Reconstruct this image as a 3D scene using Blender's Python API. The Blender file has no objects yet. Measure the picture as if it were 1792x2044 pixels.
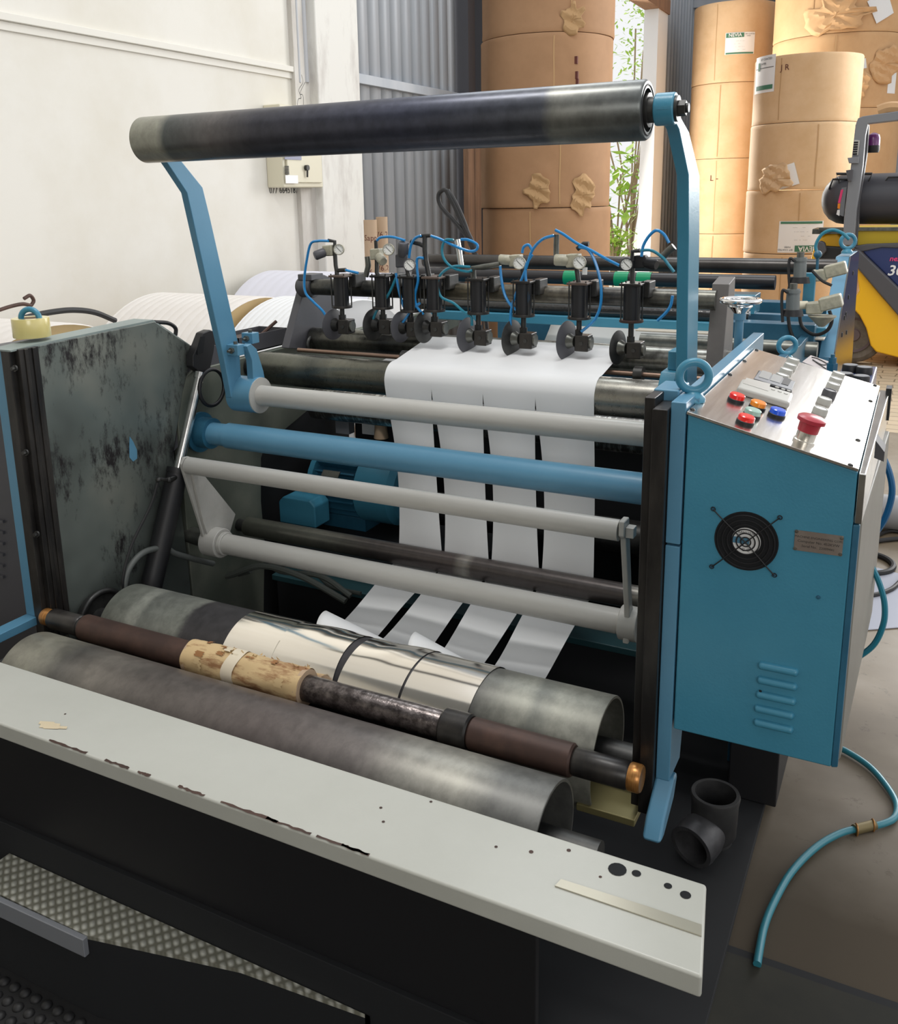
import bpy, math, random
from mathutils import Vector, Matrix
from math import sin, cos, pi, radians as RD
random.seed(7)
C = bpy.context.scene.collection
S = bpy.context.scene

# ---------------------------------------------------------------- camera
H = 1.55                                   # eye height above the floor; world origin is on the floor under the camera
RM = Matrix(((0.8868570606003048, 0.46166767505385703, -0.018641670358466814),
             (0.09073564338743956, -0.2135786427449232, -0.9727030412116041),
             (-0.45304701420763704, 0.8609570960121085, -0.23130344083896026)))
FPX, CX, CY = 1837.0675, 871.0, 828.4
cd = bpy.data.cameras.new('camera'); cam = bpy.data.objects.new('camera', cd); C.objects.link(cam)
r0, r1, r2 = RM[0], RM[1], RM[2]
cam.matrix_world = Matrix(((r0[0], -r1[0], -r2[0], 0), (r0[1], -r1[1], -r2[1], 0), (r0[2], -r1[2], -r2[2], H), (0, 0, 0, 1)))
cd.sensor_fit = 'VERTICAL'; cd.sensor_height = 36; cd.lens = FPX / 2044 * 36
cd.shift_x = (896 - CX) / 2044; cd.shift_y = -(1022 - CY) / 2044
cd.clip_start = .05; cd.clip_end = 200
S.camera = cam

# ---------------------------------------------------------------- light
S.view_settings.view_transform = 'Standard'; S.view_settings.look = 'None'
S.view_settings.exposure = 0.0; S.view_settings.gamma = 1
w = bpy.data.worlds.new('overcast'); S.world = w; w.use_nodes = True
bg = w.node_tree.nodes['Background']; bg.inputs[0].default_value = (.98, .985, 1, 1); bg.inputs[1].default_value = .95

def area(name, loc, target, sx, sy, e, col=(1, 1, 1)):
    l = bpy.data.lights.new(name, 'AREA'); l.shape = 'RECTANGLE'; l.size = sx; l.size_y = sy; l.energy = e; l.color = col
    o = bpy.data.objects.new(name, l); C.objects.link(o); o.location = loc
    o.rotation_euler = (Vector(target) - Vector(loc)).to_track_quat('-Z', 'Y').to_euler(); return o
area('left_wall_fill', (6.5, 5.5, 4.2), (-2.5, 4.5, .9), 5, 3.5, 60, (1, .97, .92))  # unseen fill lamp added to brighten the left wall
area('assumed_gate_fill', (2.15, 11.5, 3.5), (2.15, 1, 3.2), 3.6, 4.0, 460, (1, .99, .97))  # unseen lamp for an assumed gate, added to brighten the button panel's reflection
area('front_fill', (2.2, -3.6, 3.1), (-.9, 2.0, .8), 2.6, 1.8, 75, (1, .98, .95))  # unseen fill lamp added behind the camera to light front faces
area('doorway_daylight', (-4.7, 12.6, 2.2), (-1, 10.8, 1.6), 2.6, 3.6, 420, (1, .97, .9))
area('overhead_fill', (-.7, 1.7, 4.9), (-.7, 1.7, 0), 1.5, .5, 60, (1, .98, .95))  # unseen overhead lamp added for highlights on louvres and bars
area('overhead_fill', (-1.6, 5.4, 5.6), (-1.3, 3.0, 1.0), 2.2, 1.2, 50, (.92, .97, 1))  # another unseen overhead lamp, added as accent light on the machine
sun = bpy.data.lights.new('sun', 'SUN'); sun.energy = 3; sun.angle = .05; so = bpy.data.objects.new('sun', sun); C.objects.link(so)
so.rotation_euler = Vector((.62, -.62, -.48)).to_track_quat('-Z', 'Y').to_euler()
so.location = (-6, 8, 8)
sun.energy = 4
sun.color = (1, .95, .85)

# ---------------------------------------------------------------- pixel <-> real planes
def ray(p):
    v = Vector(((p[0] - CX) / FPX, (p[1] - CY) / FPX, 1)); return RM.transposed() @ v
def onx(p, x): v = ray(p); k = x / v.x; return Vector((x, v.y * k, v.z * k + H))
def ony(p, y): v = ray(p); k = y / v.y; return Vector((v.x * k, y, v.z * k + H))
def onz(p, z): v = ray(p); k = (z - H) / v.z; return Vector((v.x * k, v.y * k, z))
def onpl(p, q, n):
    v = ray(p); o = Vector((0, 0, H)); n = Vector(n); return o + v * ((Vector(q) - o).dot(n) / v.dot(n))

# ---------------------------------------------------------------- materials
def nmat(name):
    m = bpy.data.materials.new(name); m.use_nodes = True; nt = m.node_tree
    return m, nt, nt.nodes, nt.links, nt.nodes['Principled BSDF']
def c4(c): return (c[0], c[1], c[2], 1)
def ramp(N, stops):
    r = N.new('ShaderNodeValToRGB'); e = r.color_ramp.elements
    while len(e) < len(stops): e.new(.5)
    for i, (p, c) in enumerate(stops): e[i].position = p; e[i].color = c4(c)
    return r
def paint(name, c, rough=.4, metal=0, c2=None, ns=3, bump=0, bs=400, lo=.4, hi=.7, coat=0, stretch=None, rv=.0):
    m, nt, N, L, b = nmat(name)
    tc = N.new('ShaderNodeTexCoord'); src = tc.outputs['Object']
    if stretch:
        mp = N.new('ShaderNodeMapping'); mp.inputs['Scale'].default_value = stretch; L.new(src, mp.inputs[0]); src = mp.outputs[0]
    b.inputs['Roughness'].default_value = rough; b.inputs['Metallic'].default_value = metal
    if coat: b.inputs['Coat Weight'].default_value = coat; b.inputs['Coat Roughness'].default_value = .15
    if c2:
        n = N.new('ShaderNodeTexNoise'); n.inputs['Scale'].default_value = ns; n.inputs['Detail'].default_value = 8; n.inputs['Roughness'].default_value = .65
        L.new(src, n.inputs[0]); r = ramp(N, [(lo, c), (hi, c2)]); L.new(n.outputs[0], r.inputs[0]); L.new(r.outputs[0], b.inputs['Base Color'])
        if rv:
            mr = N.new('ShaderNodeMapRange'); mr.inputs[3].default_value = rough - rv; mr.inputs[4].default_value = rough + rv
            L.new(n.outputs[0], mr.inputs[0]); L.new(mr.outputs[0], b.inputs['Roughness'])
    else: b.inputs['Base Color'].default_value = c4(c)
    if bump:
        n = N.new('ShaderNodeTexNoise'); n.inputs['Scale'].default_value = bs; n.inputs['Detail'].default_value = 2; L.new(tc.outputs['Object'], n.inputs[0])
        bp = N.new('ShaderNodeBump'); bp.inputs['Strength'].default_value = bump; bp.inputs['Distance'].default_value = .002
        L.new(n.outputs[0], bp.inputs['Height']); L.new(bp.outputs[0], b.inputs['Normal'])
    return m
def band(name, half, stops, rough=.4, metal=.5, distort=.05, ns=9, mottle=.28, spot=None):
    """wear and stain bands around a roller that lies along X; stops run from its left to its right end"""
    m, nt, N, L, b = nmat(name)
    tc = N.new('ShaderNodeTexCoord'); sx = N.new('ShaderNodeSeparateXYZ'); L.new(tc.outputs['Object'], sx.inputs[0])
    n = N.new('ShaderNodeTexNoise'); n.inputs['Scale'].default_value = ns; n.inputs['Detail'].default_value = 10; n.inputs['Roughness'].default_value = .7
    L.new(tc.outputs['Object'], n.inputs[0])
    mr = N.new('ShaderNodeMapRange'); mr.inputs[1].default_value = -half; mr.inputs[2].default_value = half; L.new(sx.outputs[0], mr.inputs[0])
    ma = N.new('ShaderNodeMath'); ma.operation = 'MULTIPLY_ADD'; L.new(n.outputs[0], ma.inputs[0]); ma.inputs[1].default_value = distort; L.new(mr.outputs[0], ma.inputs[2])
    ms = N.new('ShaderNodeMath'); ms.operation = 'SUBTRACT'; L.new(ma.outputs[0], ms.inputs[0]); ms.inputs[1].default_value = distort / 2
    r = ramp(N, stops); L.new(ms.outputs[0], r.inputs[0])
    n2 = N.new('ShaderNodeTexNoise'); n2.inputs['Scale'].default_value = 38; n2.inputs['Detail'].default_value = 12; n2.inputs['Roughness'].default_value = .68
    mp = N.new('ShaderNodeMapping'); mp.inputs['Scale'].default_value = (1, .75, .75); L.new(tc.outputs['Object'], mp.inputs[0]); L.new(mp.outputs[0], n2.inputs[0])
    r2 = ramp(N, [(.38, (1 - mottle * 1.25,) * 3), (.62, (1 + mottle * .5,) * 3)]); L.new(n2.outputs[0], r2.inputs[0])
    mx = N.new('ShaderNodeMix'); mx.data_type = 'RGBA'; mx.blend_type = 'MULTIPLY'; mx.inputs[0].default_value = 1
    L.new(r.outputs[0], mx.inputs[6]); L.new(r2.outputs[0], mx.inputs[7]); L.new(mx.outputs[2], b.inputs['Base Color'])
    b.inputs['Metallic'].default_value = metal
    mq = N.new('ShaderNodeMapRange'); mq.inputs[3].default_value = rough - .1; mq.inputs[4].default_value = rough + .15
    L.new(n2.outputs[0], mq.inputs[0]); L.new(mq.outputs[0], b.inputs['Roughness'])
    return m
BLUE = paint('blue_hammer_paint', (.052, .235, .355), .33, c2=(.062, .265, .39), ns=4, bump=.12, bs=220)
BLUE2 = paint('blue_smooth_paint', (.095, .255, .39), .32, c2=(.11, .28, .42), ns=5, bump=.04, bs=150)
BLUED = paint('dark_blue_paint', (.02, .10, .17), .4, c2=(.03, .14, .23), ns=6)
GREYB = paint('grey_bar_paint', (.47, .465, .44), .33, c2=(.40, .395, .37), ns=5, stretch=(.4, 3, 3))
GREYP = paint('grey_table_paint', (.50, .505, .46), .33, c2=(.46, .465, .42), ns=3, bump=.04, bs=300)
STEEL = paint('worn_steel', (.10, .105, .095), .36, .75, c2=(.28, .28, .25), ns=6, rv=.12)
STEELD = paint('dark_steel', (.035, .035, .035), .42, .6, c2=(.10, .10, .095), ns=9, rv=.1)
BRIGHT = paint('bright_steel', (.62, .62, .60), .22, 1, c2=(.45, .45, .44), ns=20)
CHROME = paint('chrome', (.8, .8, .8), .08, 1)
BLACK = paint('black_paint', (.009, .009, .011), .5)
BLACKM = paint('black_matt', (.006, .007, .009), .85)
RUBBER = paint('black_rubber', (.015, .015, .016), .55)
GREASE = paint('greasy_black', (.012, .011, .011), .35, .2, c2=(.05, .045, .04), ns=14, stretch=(1, 1, .25))
RUST = paint('rust_brown', (.055, .032, .026), .5, .4, c2=(.10, .055, .042), ns=12)
PITTED = paint('pitted_steel', (.06, .05, .048), .28, .8, c2=(.24, .21, .20), ns=40, bump=.4, bs=120)
BRASS = paint('orange_brass', (.50, .24, .07), .3, .6, c2=(.25, .10, .03), ns=60, stretch=(4, .5, .5))
WHITEP = paint('white_paper', (.76, .77, .78), .6)
PAPERG = paint('grey_white_paper', (.62, .62, .60), .6)
FOIL = paint('silver_foil', (.93, .88, .80), .13, 1, bump=.05, bs=14)
KRAFT = paint('kraft_wrap', (.62, .38, .19), .7, c2=(.55, .32, .15), ns=2.5, bump=.15, bs=9)
KRAFT2 = paint('kraft_wrap_light', (.70, .48, .28), .7, c2=(.62, .40, .21), ns=3, bump=.12, bs=9)
KRAFTD = paint('kraft_wrap_brown', (.44, .25, .13), .75, c2=(.36, .20, .10), ns=2, bump=.2, bs=8)
KRAFTT = paint('kraft_torn', (.50, .31, .15), .8)
CORE = paint('torn_cardboard', (.58, .42, .22), .75, c2=(.28, .14, .06), ns=16, lo=.5, hi=.62, stretch=(.5, 2, 2))
CARD = paint('tube_cardboard', (.46, .33, .22), .75)
TAPEY = paint('yellow_tape', (.72, .62, .25), .25, coat=.6)
WALLM = paint('white_plaster', (.68, .65, .575), .85, c2=(.74, .72, .665), ns=1.6, lo=.3, hi=.6, bump=.15, bs=12)
COLM = paint('stained_plaster', (.74, .73, .69), .85, c2=(.50, .47, .44), ns=4, lo=.52, hi=.74, stretch=(1, 1, .35), bump=.3, bs=20)
CORR = paint('grey_sheet', (.34, .37, .41), .5, .1, c2=(.42, .44, .47), ns=3, stretch=(1, 1, .2))
REDP = paint('red_lens', (.85, .02, .015), .2, coat=.5)
ORP = paint('orange_lens', (.9, .28, .02), .2, coat=.5)
BLP = paint('blue_lens', (.01, .10, .75), .2, coat=.5)
GRP = paint('pale_green_lens', (.35, .55, .48), .25, coat=.5)
ESTOP = paint('dusty_red', (.42, .03, .05), .35, coat=.3)
BTN = paint('grey_plastic', (.42, .42, .39), .4)
CREAM = paint('cream_enamel', (.66, .62, .48), .45)
REGC = paint('cream_casting', (.45, .43, .33), .45, c2=(.25, .24, .19), ns=30)
DIAL = paint('dial_white', (.78, .78, .74), .3)
HOSE = paint('blue_air_hose', (.02, .25, .60), .25, coat=.4)
HOSET = paint('teal_air_hose', (.02, .22, .32), .3, coat=.3)
YEL = paint('forklift_yellow', (.90, .50, .01), .35, coat=.3)
NAVY = paint('navy_decal', (.025, .04, .14), .35, coat=.3)
DGREY = paint('dark_grey_enamel', (.075, .075, .085), .45)
MGREY = paint('mid_grey_enamel', (.20, .21, .23), .4)
TYRE = paint('dusty_tyre', (.10, .08, .06), .8, c2=(.16, .13, .10), ns=20)
PURP = paint('purple_lens', (.14, .02, .16), .25, coat=.4)
INK = paint('black_ink', (.02, .02, .02), .6)
GREENI = paint('green_ink', (.06, .20, .12), .6)
PINK = paint('pink_ink', (.85, .05, .20), .6)
WHT = paint('white_ink', (.85, .85, .85), .5)
BRWI = paint('brown_ink', (.12, .03, .02), .7)
PINKW = paint('offwhite_reel', (.70, .66, .62), .7, c2=(.76, .73, .70), ns=3)
TANR = paint('tan_reel_side', (.55, .40, .20), .7, c2=(.48, .34, .16), ns=2)
WOOD = paint('old_wood', (.25, .14, .08), .8, c2=(.14, .08, .05), ns=8, stretch=(3, 3, .3))
LEAF = paint('leaf_green', (.30, .52, .06), .5, c2=(.60, .75, .15), ns=6)
TWIG = paint('twig', (.35, .25, .16), .8)
GREENT = paint('green_tape', (.0, .28, .12), .35)
PLASTIC = paint('wrinkled_black_film', (.02, .02, .02), .15, bump=1, bs=45, coat=.5)
DRUMB = band('back_drum_skin', .654, [(0, (.17, .18, .155)), (.055, (.22, .23, .20)), (.065, (.33, .34, .30)), (.085, (.33, .34, .30)), (.095, (.19, .20, .18)), (.19, (.24, .25, .22)), (.205, (.055, .052, .055)), (.5, (.045, .043, .047)), (.79, (.05, .048, .05)), (.81, (.13, .13, .115)), (.88, (.27, .27, .23)), (.90, (.16, .165, .145)), (.93, (.27, .27, .23)), (1, (.22, .22, .19))], .42, .45, .05, mottle=.18)
DRUMF = band('front_drum_skin', .665, [(0, (.24, .23, .19)), (.06, (.34, .33, .27)), (.13, (.12, .115, .105)), (.2, (.22, .20, .175)), (.3, (.13, .115, .105)), (.55, (.12, .10, .095)), (.72, (.13, .115, .108)), (.8, (.25, .24, .21)), (.88, (.30, .29, .25)), (.93, (.14, .14, .13)), (1, (.16, .16, .15))], .38, .4, .04, mottle=.16)
ROLLT = band('top_roller_skin', .65, [(0, (.32, .32, .27)), (.07, (.34, .34, .29)), (.09, (.10, .11, .11)), (.2, (.16, .15, .15)), (.3, (.075, .075, .09)), (.6, (.065, .07, .10)), (.84, (.075, .08, .095)), (.86, (.20, .20, .18)), (.93, (.16, .165, .155)), (1, (.11, .12, .12))], .30, .6, .03, mottle=.15)
PLATE = None
def plate_mat():
    m, nt, N, L, b = nmat('stained_side_plate')
    tc = N.new('ShaderNodeTexCoord'); n = N.new('ShaderNodeTexNoise'); n.inputs['Scale'].default_value = 3; n.inputs['Detail'].default_value = 3
    L.new(tc.outputs['Object'], n.inputs[0]); r = ramp(N, [(.35, (.10, .115, .107)), (.5, (.165, .19, .175)), (.68, (.26, .27, .235))]); L.new(n.outputs[0], r.inputs[0])
    n2 = N.new('ShaderNodeTexNoise'); n2.inputs['Scale'].default_value = 45; n2.inputs['Detail'].default_value = 9; n2.inputs['Roughness'].default_value = .75
    mp = N.new('ShaderNodeMapping'); mp.inputs['Scale'].default_value = (1, 1, .4); L.new(tc.outputs['Object'], mp.inputs[0]); L.new(mp.outputs[0], n2.inputs[0])
    n3 = N.new('ShaderNodeTexNoise'); n3.inputs['Scale'].default_value = 4; L.new(tc.outputs['Object'], n3.inputs[0])
    mu = N.new('ShaderNodeMath'); mu.operation = 'MULTIPLY'; L.new(n2.outputs[0], mu.inputs[0]); L.new(n3.outputs[0], mu.inputs[1])
    r2 = ramp(N, [(.27, (0, 0, 0)), (.36, (1, 1, 1))]); L.new(mu.outputs[0], r2.inputs[0])
    mx = N.new('ShaderNodeMix'); mx.data_type = 'RGBA'; L.new(r2.outputs[0], mx.inputs[0]); L.new(r.outputs[0], mx.inputs[6]); mx.inputs[7].default_value = (.025, .022, .024, 1)
    L.new(mx.outputs[2], b.inputs['Base Color']); b.inputs['Metallic'].default_value = .45; b.inputs['Roughness'].default_value = .36
    return m
PLATE = plate_mat()
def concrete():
    m, nt, N, L, b = nmat('stained_shaded_concrete')
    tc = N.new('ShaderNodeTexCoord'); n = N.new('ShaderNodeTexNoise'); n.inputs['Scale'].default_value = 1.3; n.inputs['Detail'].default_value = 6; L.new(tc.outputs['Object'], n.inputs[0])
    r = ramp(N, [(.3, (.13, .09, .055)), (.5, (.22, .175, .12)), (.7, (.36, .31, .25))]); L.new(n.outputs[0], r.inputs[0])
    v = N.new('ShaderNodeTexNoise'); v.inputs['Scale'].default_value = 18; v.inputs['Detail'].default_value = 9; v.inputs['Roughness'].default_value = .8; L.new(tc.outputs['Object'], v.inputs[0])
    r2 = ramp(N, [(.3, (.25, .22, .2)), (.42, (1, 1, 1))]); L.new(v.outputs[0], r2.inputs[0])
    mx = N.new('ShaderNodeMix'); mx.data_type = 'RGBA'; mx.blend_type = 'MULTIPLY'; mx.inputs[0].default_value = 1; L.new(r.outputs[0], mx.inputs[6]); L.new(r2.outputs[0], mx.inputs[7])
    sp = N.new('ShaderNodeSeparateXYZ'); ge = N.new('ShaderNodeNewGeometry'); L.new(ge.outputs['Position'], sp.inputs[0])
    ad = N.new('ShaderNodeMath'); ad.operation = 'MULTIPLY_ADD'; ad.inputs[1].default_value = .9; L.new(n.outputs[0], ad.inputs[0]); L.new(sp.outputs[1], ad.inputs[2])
    rr = N.new('ShaderNodeMapRange'); rr.inputs[1].default_value = 2.45; rr.inputs[2].default_value = 3.5; rr.inputs[3].default_value = .0; rr.inputs[4].default_value = 1; L.new(ad.outputs[0], rr.inputs[0])  # darkens the near floor, standing in for vignette and the machine's shade
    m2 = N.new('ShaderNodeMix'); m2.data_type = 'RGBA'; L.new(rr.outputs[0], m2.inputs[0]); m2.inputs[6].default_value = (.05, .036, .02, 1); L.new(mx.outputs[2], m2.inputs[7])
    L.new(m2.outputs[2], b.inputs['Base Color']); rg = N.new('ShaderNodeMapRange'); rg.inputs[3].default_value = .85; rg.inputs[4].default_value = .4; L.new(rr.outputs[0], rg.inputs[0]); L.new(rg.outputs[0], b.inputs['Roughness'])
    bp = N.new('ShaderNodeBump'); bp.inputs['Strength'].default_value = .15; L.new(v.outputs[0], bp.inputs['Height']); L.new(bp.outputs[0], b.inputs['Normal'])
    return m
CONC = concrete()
CONCD = paint('vignette_dark_floor', (.012, .012, .008), .85, c2=(.026, .024, .015), ns=2.5, bump=.2, bs=30)  # dark colour stands in for the vignette over the front floor
def pavers():
    m, nt, N, L, b = nmat('block_paving')
    tc = N.new('ShaderNodeTexCoord'); n = N.new('ShaderNodeTexNoise'); n.inputs['Scale'].default_value = 7; L.new(tc.outputs['Object'], n.inputs[0])
    mv = N.new('ShaderNodeVectorMath'); mv.operation = 'MULTIPLY_ADD'; L.new(n.outputs[1], mv.inputs[0]); mv.inputs[1].default_value = (.05, .05, 0); L.new(tc.outputs['Object'], mv.inputs[2])
    k = N.new('ShaderNodeTexBrick'); L.new(mv.outputs[0], k.inputs[0])
    k.inputs['Color1'].default_value = (.56, .44, .30, 1); k.inputs['Color2'].default_value = (.50, .40, .27, 1); k.inputs['Mortar'].default_value = (.22, .17, .11, 1)
    k.inputs['Scale'].default_value = 1; k.inputs['Brick Width'].default_value = .22; k.inputs['Row Height'].default_value = .13; k.inputs['Mortar Size'].default_value = .006
    L.new(k.outputs[0], b.inputs['Base Color']); b.inputs['Roughness'].default_value = .7
    bp = N.new('ShaderNodeBump'); bp.inputs['Strength'].default_value = .4; bp.inputs['Distance'].default_value = .01; bp.invert = True
    L.new(k.outputs[1], bp.inputs['Height']); L.new(bp.outputs[0], b.inputs['Normal'])
    return m
PAVE = pavers()
def tread():
    m, nt, N, L, b = nmat('tread_plate')
    tc = N.new('ShaderNodeTexCoord'); mp = N.new('ShaderNodeMapping'); mp.inputs['Rotation'].default_value = (0, 0, RD(40)); L.new(tc.outputs['Object'], mp.inputs[0])
    ws = []
    for d in ('X', 'Y'):
        wv = N.new('ShaderNodeTexWave'); wv.bands_direction = d; wv.inputs['Scale'].default_value = 14 if d == 'X' else 22; wv.inputs['Distortion'].default_value = .6; L.new(mp.outputs[0], wv.inputs[0]); ws.append(wv)
    mu = N.new('ShaderNodeMath'); mu.operation = 'MULTIPLY'; L.new(ws[0].outputs[1], mu.inputs[0]); L.new(ws[1].outputs[1], mu.inputs[1])
    r = ramp(N, [(.0, (.22, .215, .17)), (.25, (.42, .42, .36)), (.8, (.62, .62, .56))]); L.new(mu.outputs[0], r.inputs[0]); L.new(r.outputs[0], b.inputs['Base Color'])
    b.inputs['Metallic'].default_value = .3; b.inputs['Roughness'].default_value = .45
    bp = N.new('ShaderNodeBump'); bp.inputs['Strength'].default_value = .5; bp.inputs['Distance'].default_value = .003; L.new(mu.outputs[0], bp.inputs['Height']); L.new(bp.outputs[0], b.inputs['Normal'])
    return m
TREAD = tread()
def brushed():
    m, nt, N, L, b = nmat('brushed_stainless')
    tc = N.new('ShaderNodeTexCoord'); mp = N.new('ShaderNodeMapping'); mp.inputs['Scale'].default_value = (120, 6, 6); L.new(tc.outputs['Object'], mp.inputs[0])
    n = N.new('ShaderNodeTexNoise'); n.inputs['Scale'].default_value = 1; n.inputs['Detail'].default_value = 5; L.new(mp.outputs[0], n.inputs[0])
    r = ramp(N, [(.3, (.60, .56, .52)), (.7, (.78, .75, .72))]); L.new(n.outputs[0], r.inputs[0]); L.new(r.outputs[0], b.inputs['Base Color'])
    b.inputs['Metallic'].default_value = 1; b.inputs['Roughness'].default_value = .22
    return m
SS = brushed()
SHADEC = paint('shade_dark_concrete', (.055, .042, .028), .5, c2=(.14, .105, .07), ns=2.2, bump=.2, bs=30)  # unused; brown darkening meant as painted shade on the near floor

# ---------------------------------------------------------------- mesh builder
class G:
    def __init__(s): s.v = []; s.f = []
    def add(s, vs, fs):
        o = len(s.v); s.v += [Vector(q) for q in vs]; s.f += [tuple(i + o for i in f) for f in fs]; return s
    def box(s, x0, x1, y0, y1, z0, z1):
        return s.add([(x, y, z) for x in (x0, x1) for y in (y0, y1) for z in (z0, z1)],
                     [(0, 1, 3, 2), (4, 6, 7, 5), (0, 4, 5, 1), (2, 3, 7, 6), (0, 2, 6, 4), (1, 5, 7, 3)])
    def obox(s, c, ax, ay, az, hx, hy, hz):
        c = Vector(c); ax, ay, az = Vector(ax).normalized(), Vector(ay).normalized(), Vector(az).normalized()
        return s.add([c + ax * x * hx + ay * y * hy + az * z * hz for x in (-1, 1) for y in (-1, 1) for z in (-1, 1)],
                     [(0, 1, 3, 2), (4, 6, 7, 5), (0, 4, 5, 1), (2, 3, 7, 6), (0, 2, 6, 4), (1, 5, 7, 3)])
    def prism(s, ax, pts, a, b):
        f = {'x': lambda t, p: (t, p[0], p[1]), 'y': lambda t, p: (p[0], t, p[1]), 'z': lambda t, p: (p[0], p[1], t)}[ax]
        n = len(pts)
        return s.add([f(a, p) for p in pts] + [f(b, p) for p in pts],
                     [tuple(range(n))[::-1], tuple(range(n, 2 * n))] + [(i, (i + 1) % n, (i + 1) % n + n, i + n) for i in range(n)])
    def lathe(s, o, d, prof, n=32, cap=True):
        """profile of (distance along d, radius)"""
        o = Vector(o); d = Vector(d).normalized(); u = d.orthogonal().normalized(); q = d.cross(u)
        vs = []; fs = []
        for t, r in prof:
            for i in range(n):
                a = 2 * pi * i / n; vs.append(o + d * t + (u * cos(a) + q * sin(a)) * r)
        m = len(prof)
        for j in range(m - 1):
            for i in range(n): fs.append((j * n + i, j * n + (i + 1) % n, (j + 1) * n + (i + 1) % n, (j + 1) * n + i))
        if cap: fs.append(tuple(range(n))[::-1]); fs.append(tuple(range((m - 1) * n, m * n)))
        return s.add(vs, fs)
    def cyl(s, a, b, r, r2=None, n=24):
        a = Vector(a); b = Vector(b); return s.lathe(a, b - a, [(0, r), ((b - a).length, r if r2 is None else r2)], n)
    def pipe(s, a, b, r, ri, n=32):
        a = Vector(a); b = Vector(b); l = (b - a).length
        return s.lathe(a, b - a, [(0, ri), (0, r), (l, r), (l, ri), (0, ri)], n, False)
    def ball(s, c, r, n=16, sz=1):
        return s.lathe(Vector(c) - Vector((0, 0, r * sz)), (0, 0, 1), [(r * sz * (1 - cos(pi * i / 10)), max(r * sin(pi * i / 10), 1e-4)) for i in range(11)], n)
    def torus(s, c, nrm, R, r, n=36, m=12):
        c = Vector(c); d = Vector(nrm).normalized(); u = d.orthogonal().normalized(); q = d.cross(u); vs = []; fs = []
        for i in range(n):
            a = 2 * pi * i / n; e = u * cos(a) + q * sin(a)
            for j in range(m):
                t = 2 * pi * j / m; vs.append(c + e * (R + r * cos(t)) + d * r * sin(t))
        for i in range(n):
            for j in range(m): fs.append((i * m + j, ((i + 1) % n) * m + j, ((i + 1) % n) * m + (j + 1) % m, i * m + (j + 1) % m))
        return s.add(vs, fs)
    def tube(s, pts, r, n=10, sub=8, smooth=True):
        P = [Vector(p) for p in pts]
        if smooth and len(P) > 2:
            Q = [P[0] * 2 - P[1]] + P + [P[-1] * 2 - P[-2]]; R = []
            for i in range(1, len(Q) - 2):
                a, b, c, d = Q[i - 1:i + 3]
                for k in range(sub):
                    t = k / sub; R.append(.5 * ((2 * b) + (c - a) * t + (2 * a - 5 * b + 4 * c - d) * t * t + (3 * b - a - 3 * c + d) * t ** 3))
            P = R + [P[-1]]
        vs = []; fs = []; u = None
        for i, p in enumerate(P):
            d = (P[min(i + 1, len(P) - 1)] - P[max(i - 1, 0)]).normalized()
            u = d.orthogonal().normalized() if u is None else (u - d * u.dot(d)).normalized()
            q = d.cross(u)
            for j in range(n): a = 2 * pi * j / n; vs.append(p + (u * cos(a) + q * sin(a)) * r)
        for i in range(len(P) - 1):
            for j in range(n): fs.append((i * n + j, i * n + (j + 1) % n, (i + 1) * n + (j + 1) % n, (i + 1) * n + j))
        fs.append(tuple(range(n))[::-1]); fs.append(tuple(range((len(P) - 1) * n, len(P) * n)))
        return s.add(vs, fs)
    def grid(s, fn, nu, nv):
        vs = [fn(i / nu, j / nv) for i in range(nu + 1) for j in range(nv + 1)]
        return s.add(vs, [(i * (nv + 1) + j, (i + 1) * (nv + 1) + j, (i + 1) * (nv + 1) + j + 1, i * (nv + 1) + j + 1) for i in range(nu) for j in range(nv)])
    def hexa(s, c, d, r, h): return s.lathe(Vector(c), d, [(0, r), (h, r)], 6)
    def text(s, body, size, fn, bold=0):
        """writing laid on a surface: fn(u, v) maps the letters' plane to the surface"""
        cu = bpy.data.curves.new('t', 'FONT'); cu.body = body; cu.size = size; cu.align_x = 'CENTER'; cu.align_y = 'CENTER'; cu.resolution_u = 2; cu.offset = bold
        o = bpy.data.objects.new('t', cu); C.objects.link(o); bpy.context.view_layer.update()
        me = bpy.data.meshes.new_from_object(o.evaluated_get(bpy.context.evaluated_depsgraph_get()))
        s.add([fn(v.co.x, v.co.y) for v in me.vertices], [tuple(p.vertices) for p in me.polygons])
        bpy.data.objects.remove(o); bpy.data.curves.remove(cu); bpy.data.meshes.remove(me); return s
    def build(s, name, mat, parent=None, bevel=0, solid=0, angle=38, seg=2, subd=0):
        if parent is not None:
            org = Vector(parent['o'])
        else:
            lo = Vector([min(v[i] for v in s.v) for i in range(3)]); hi = Vector([max(v[i] for v in s.v) for i in range(3)])
            org = Vector(((lo.x + hi.x) / 2, (lo.y + hi.y) / 2, lo.z))
        me = bpy.data.meshes.new(name); me.from_pydata([v - org for v in s.v], [], s.f); me.validate()
        import bmesh
        bm = bmesh.new(); bm.from_mesh(me); bmesh.ops.recalc_face_normals(bm, faces=bm.faces); bm.to_mesh(me); bm.free()
        me.materials.append(mat); me.polygons.foreach_set('use_smooth', [True] * len(me.polygons)); me.set_sharp_from_angle(angle=RD(angle))
        o = bpy.data.objects.new(name, me); C.objects.link(o)
        o['o'] = tuple(org)
        if parent is not None: o.parent = parent
        else: o.location = org
        if solid: md = o.modifiers.new('thickness', 'SOLIDIFY'); md.thickness = solid; md.offset = 0
        if subd: md = o.modifiers.new('smooth', 'SUBSURF'); md.levels = subd; md.render_levels = subd
        if bevel: md = o.modifiers.new('bevel', 'BEVEL'); md.width = bevel; md.segments = seg; md.limit_method = 'ANGLE'; md.angle_limit = RD(40); md.harden_normals = True
        return o
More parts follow.
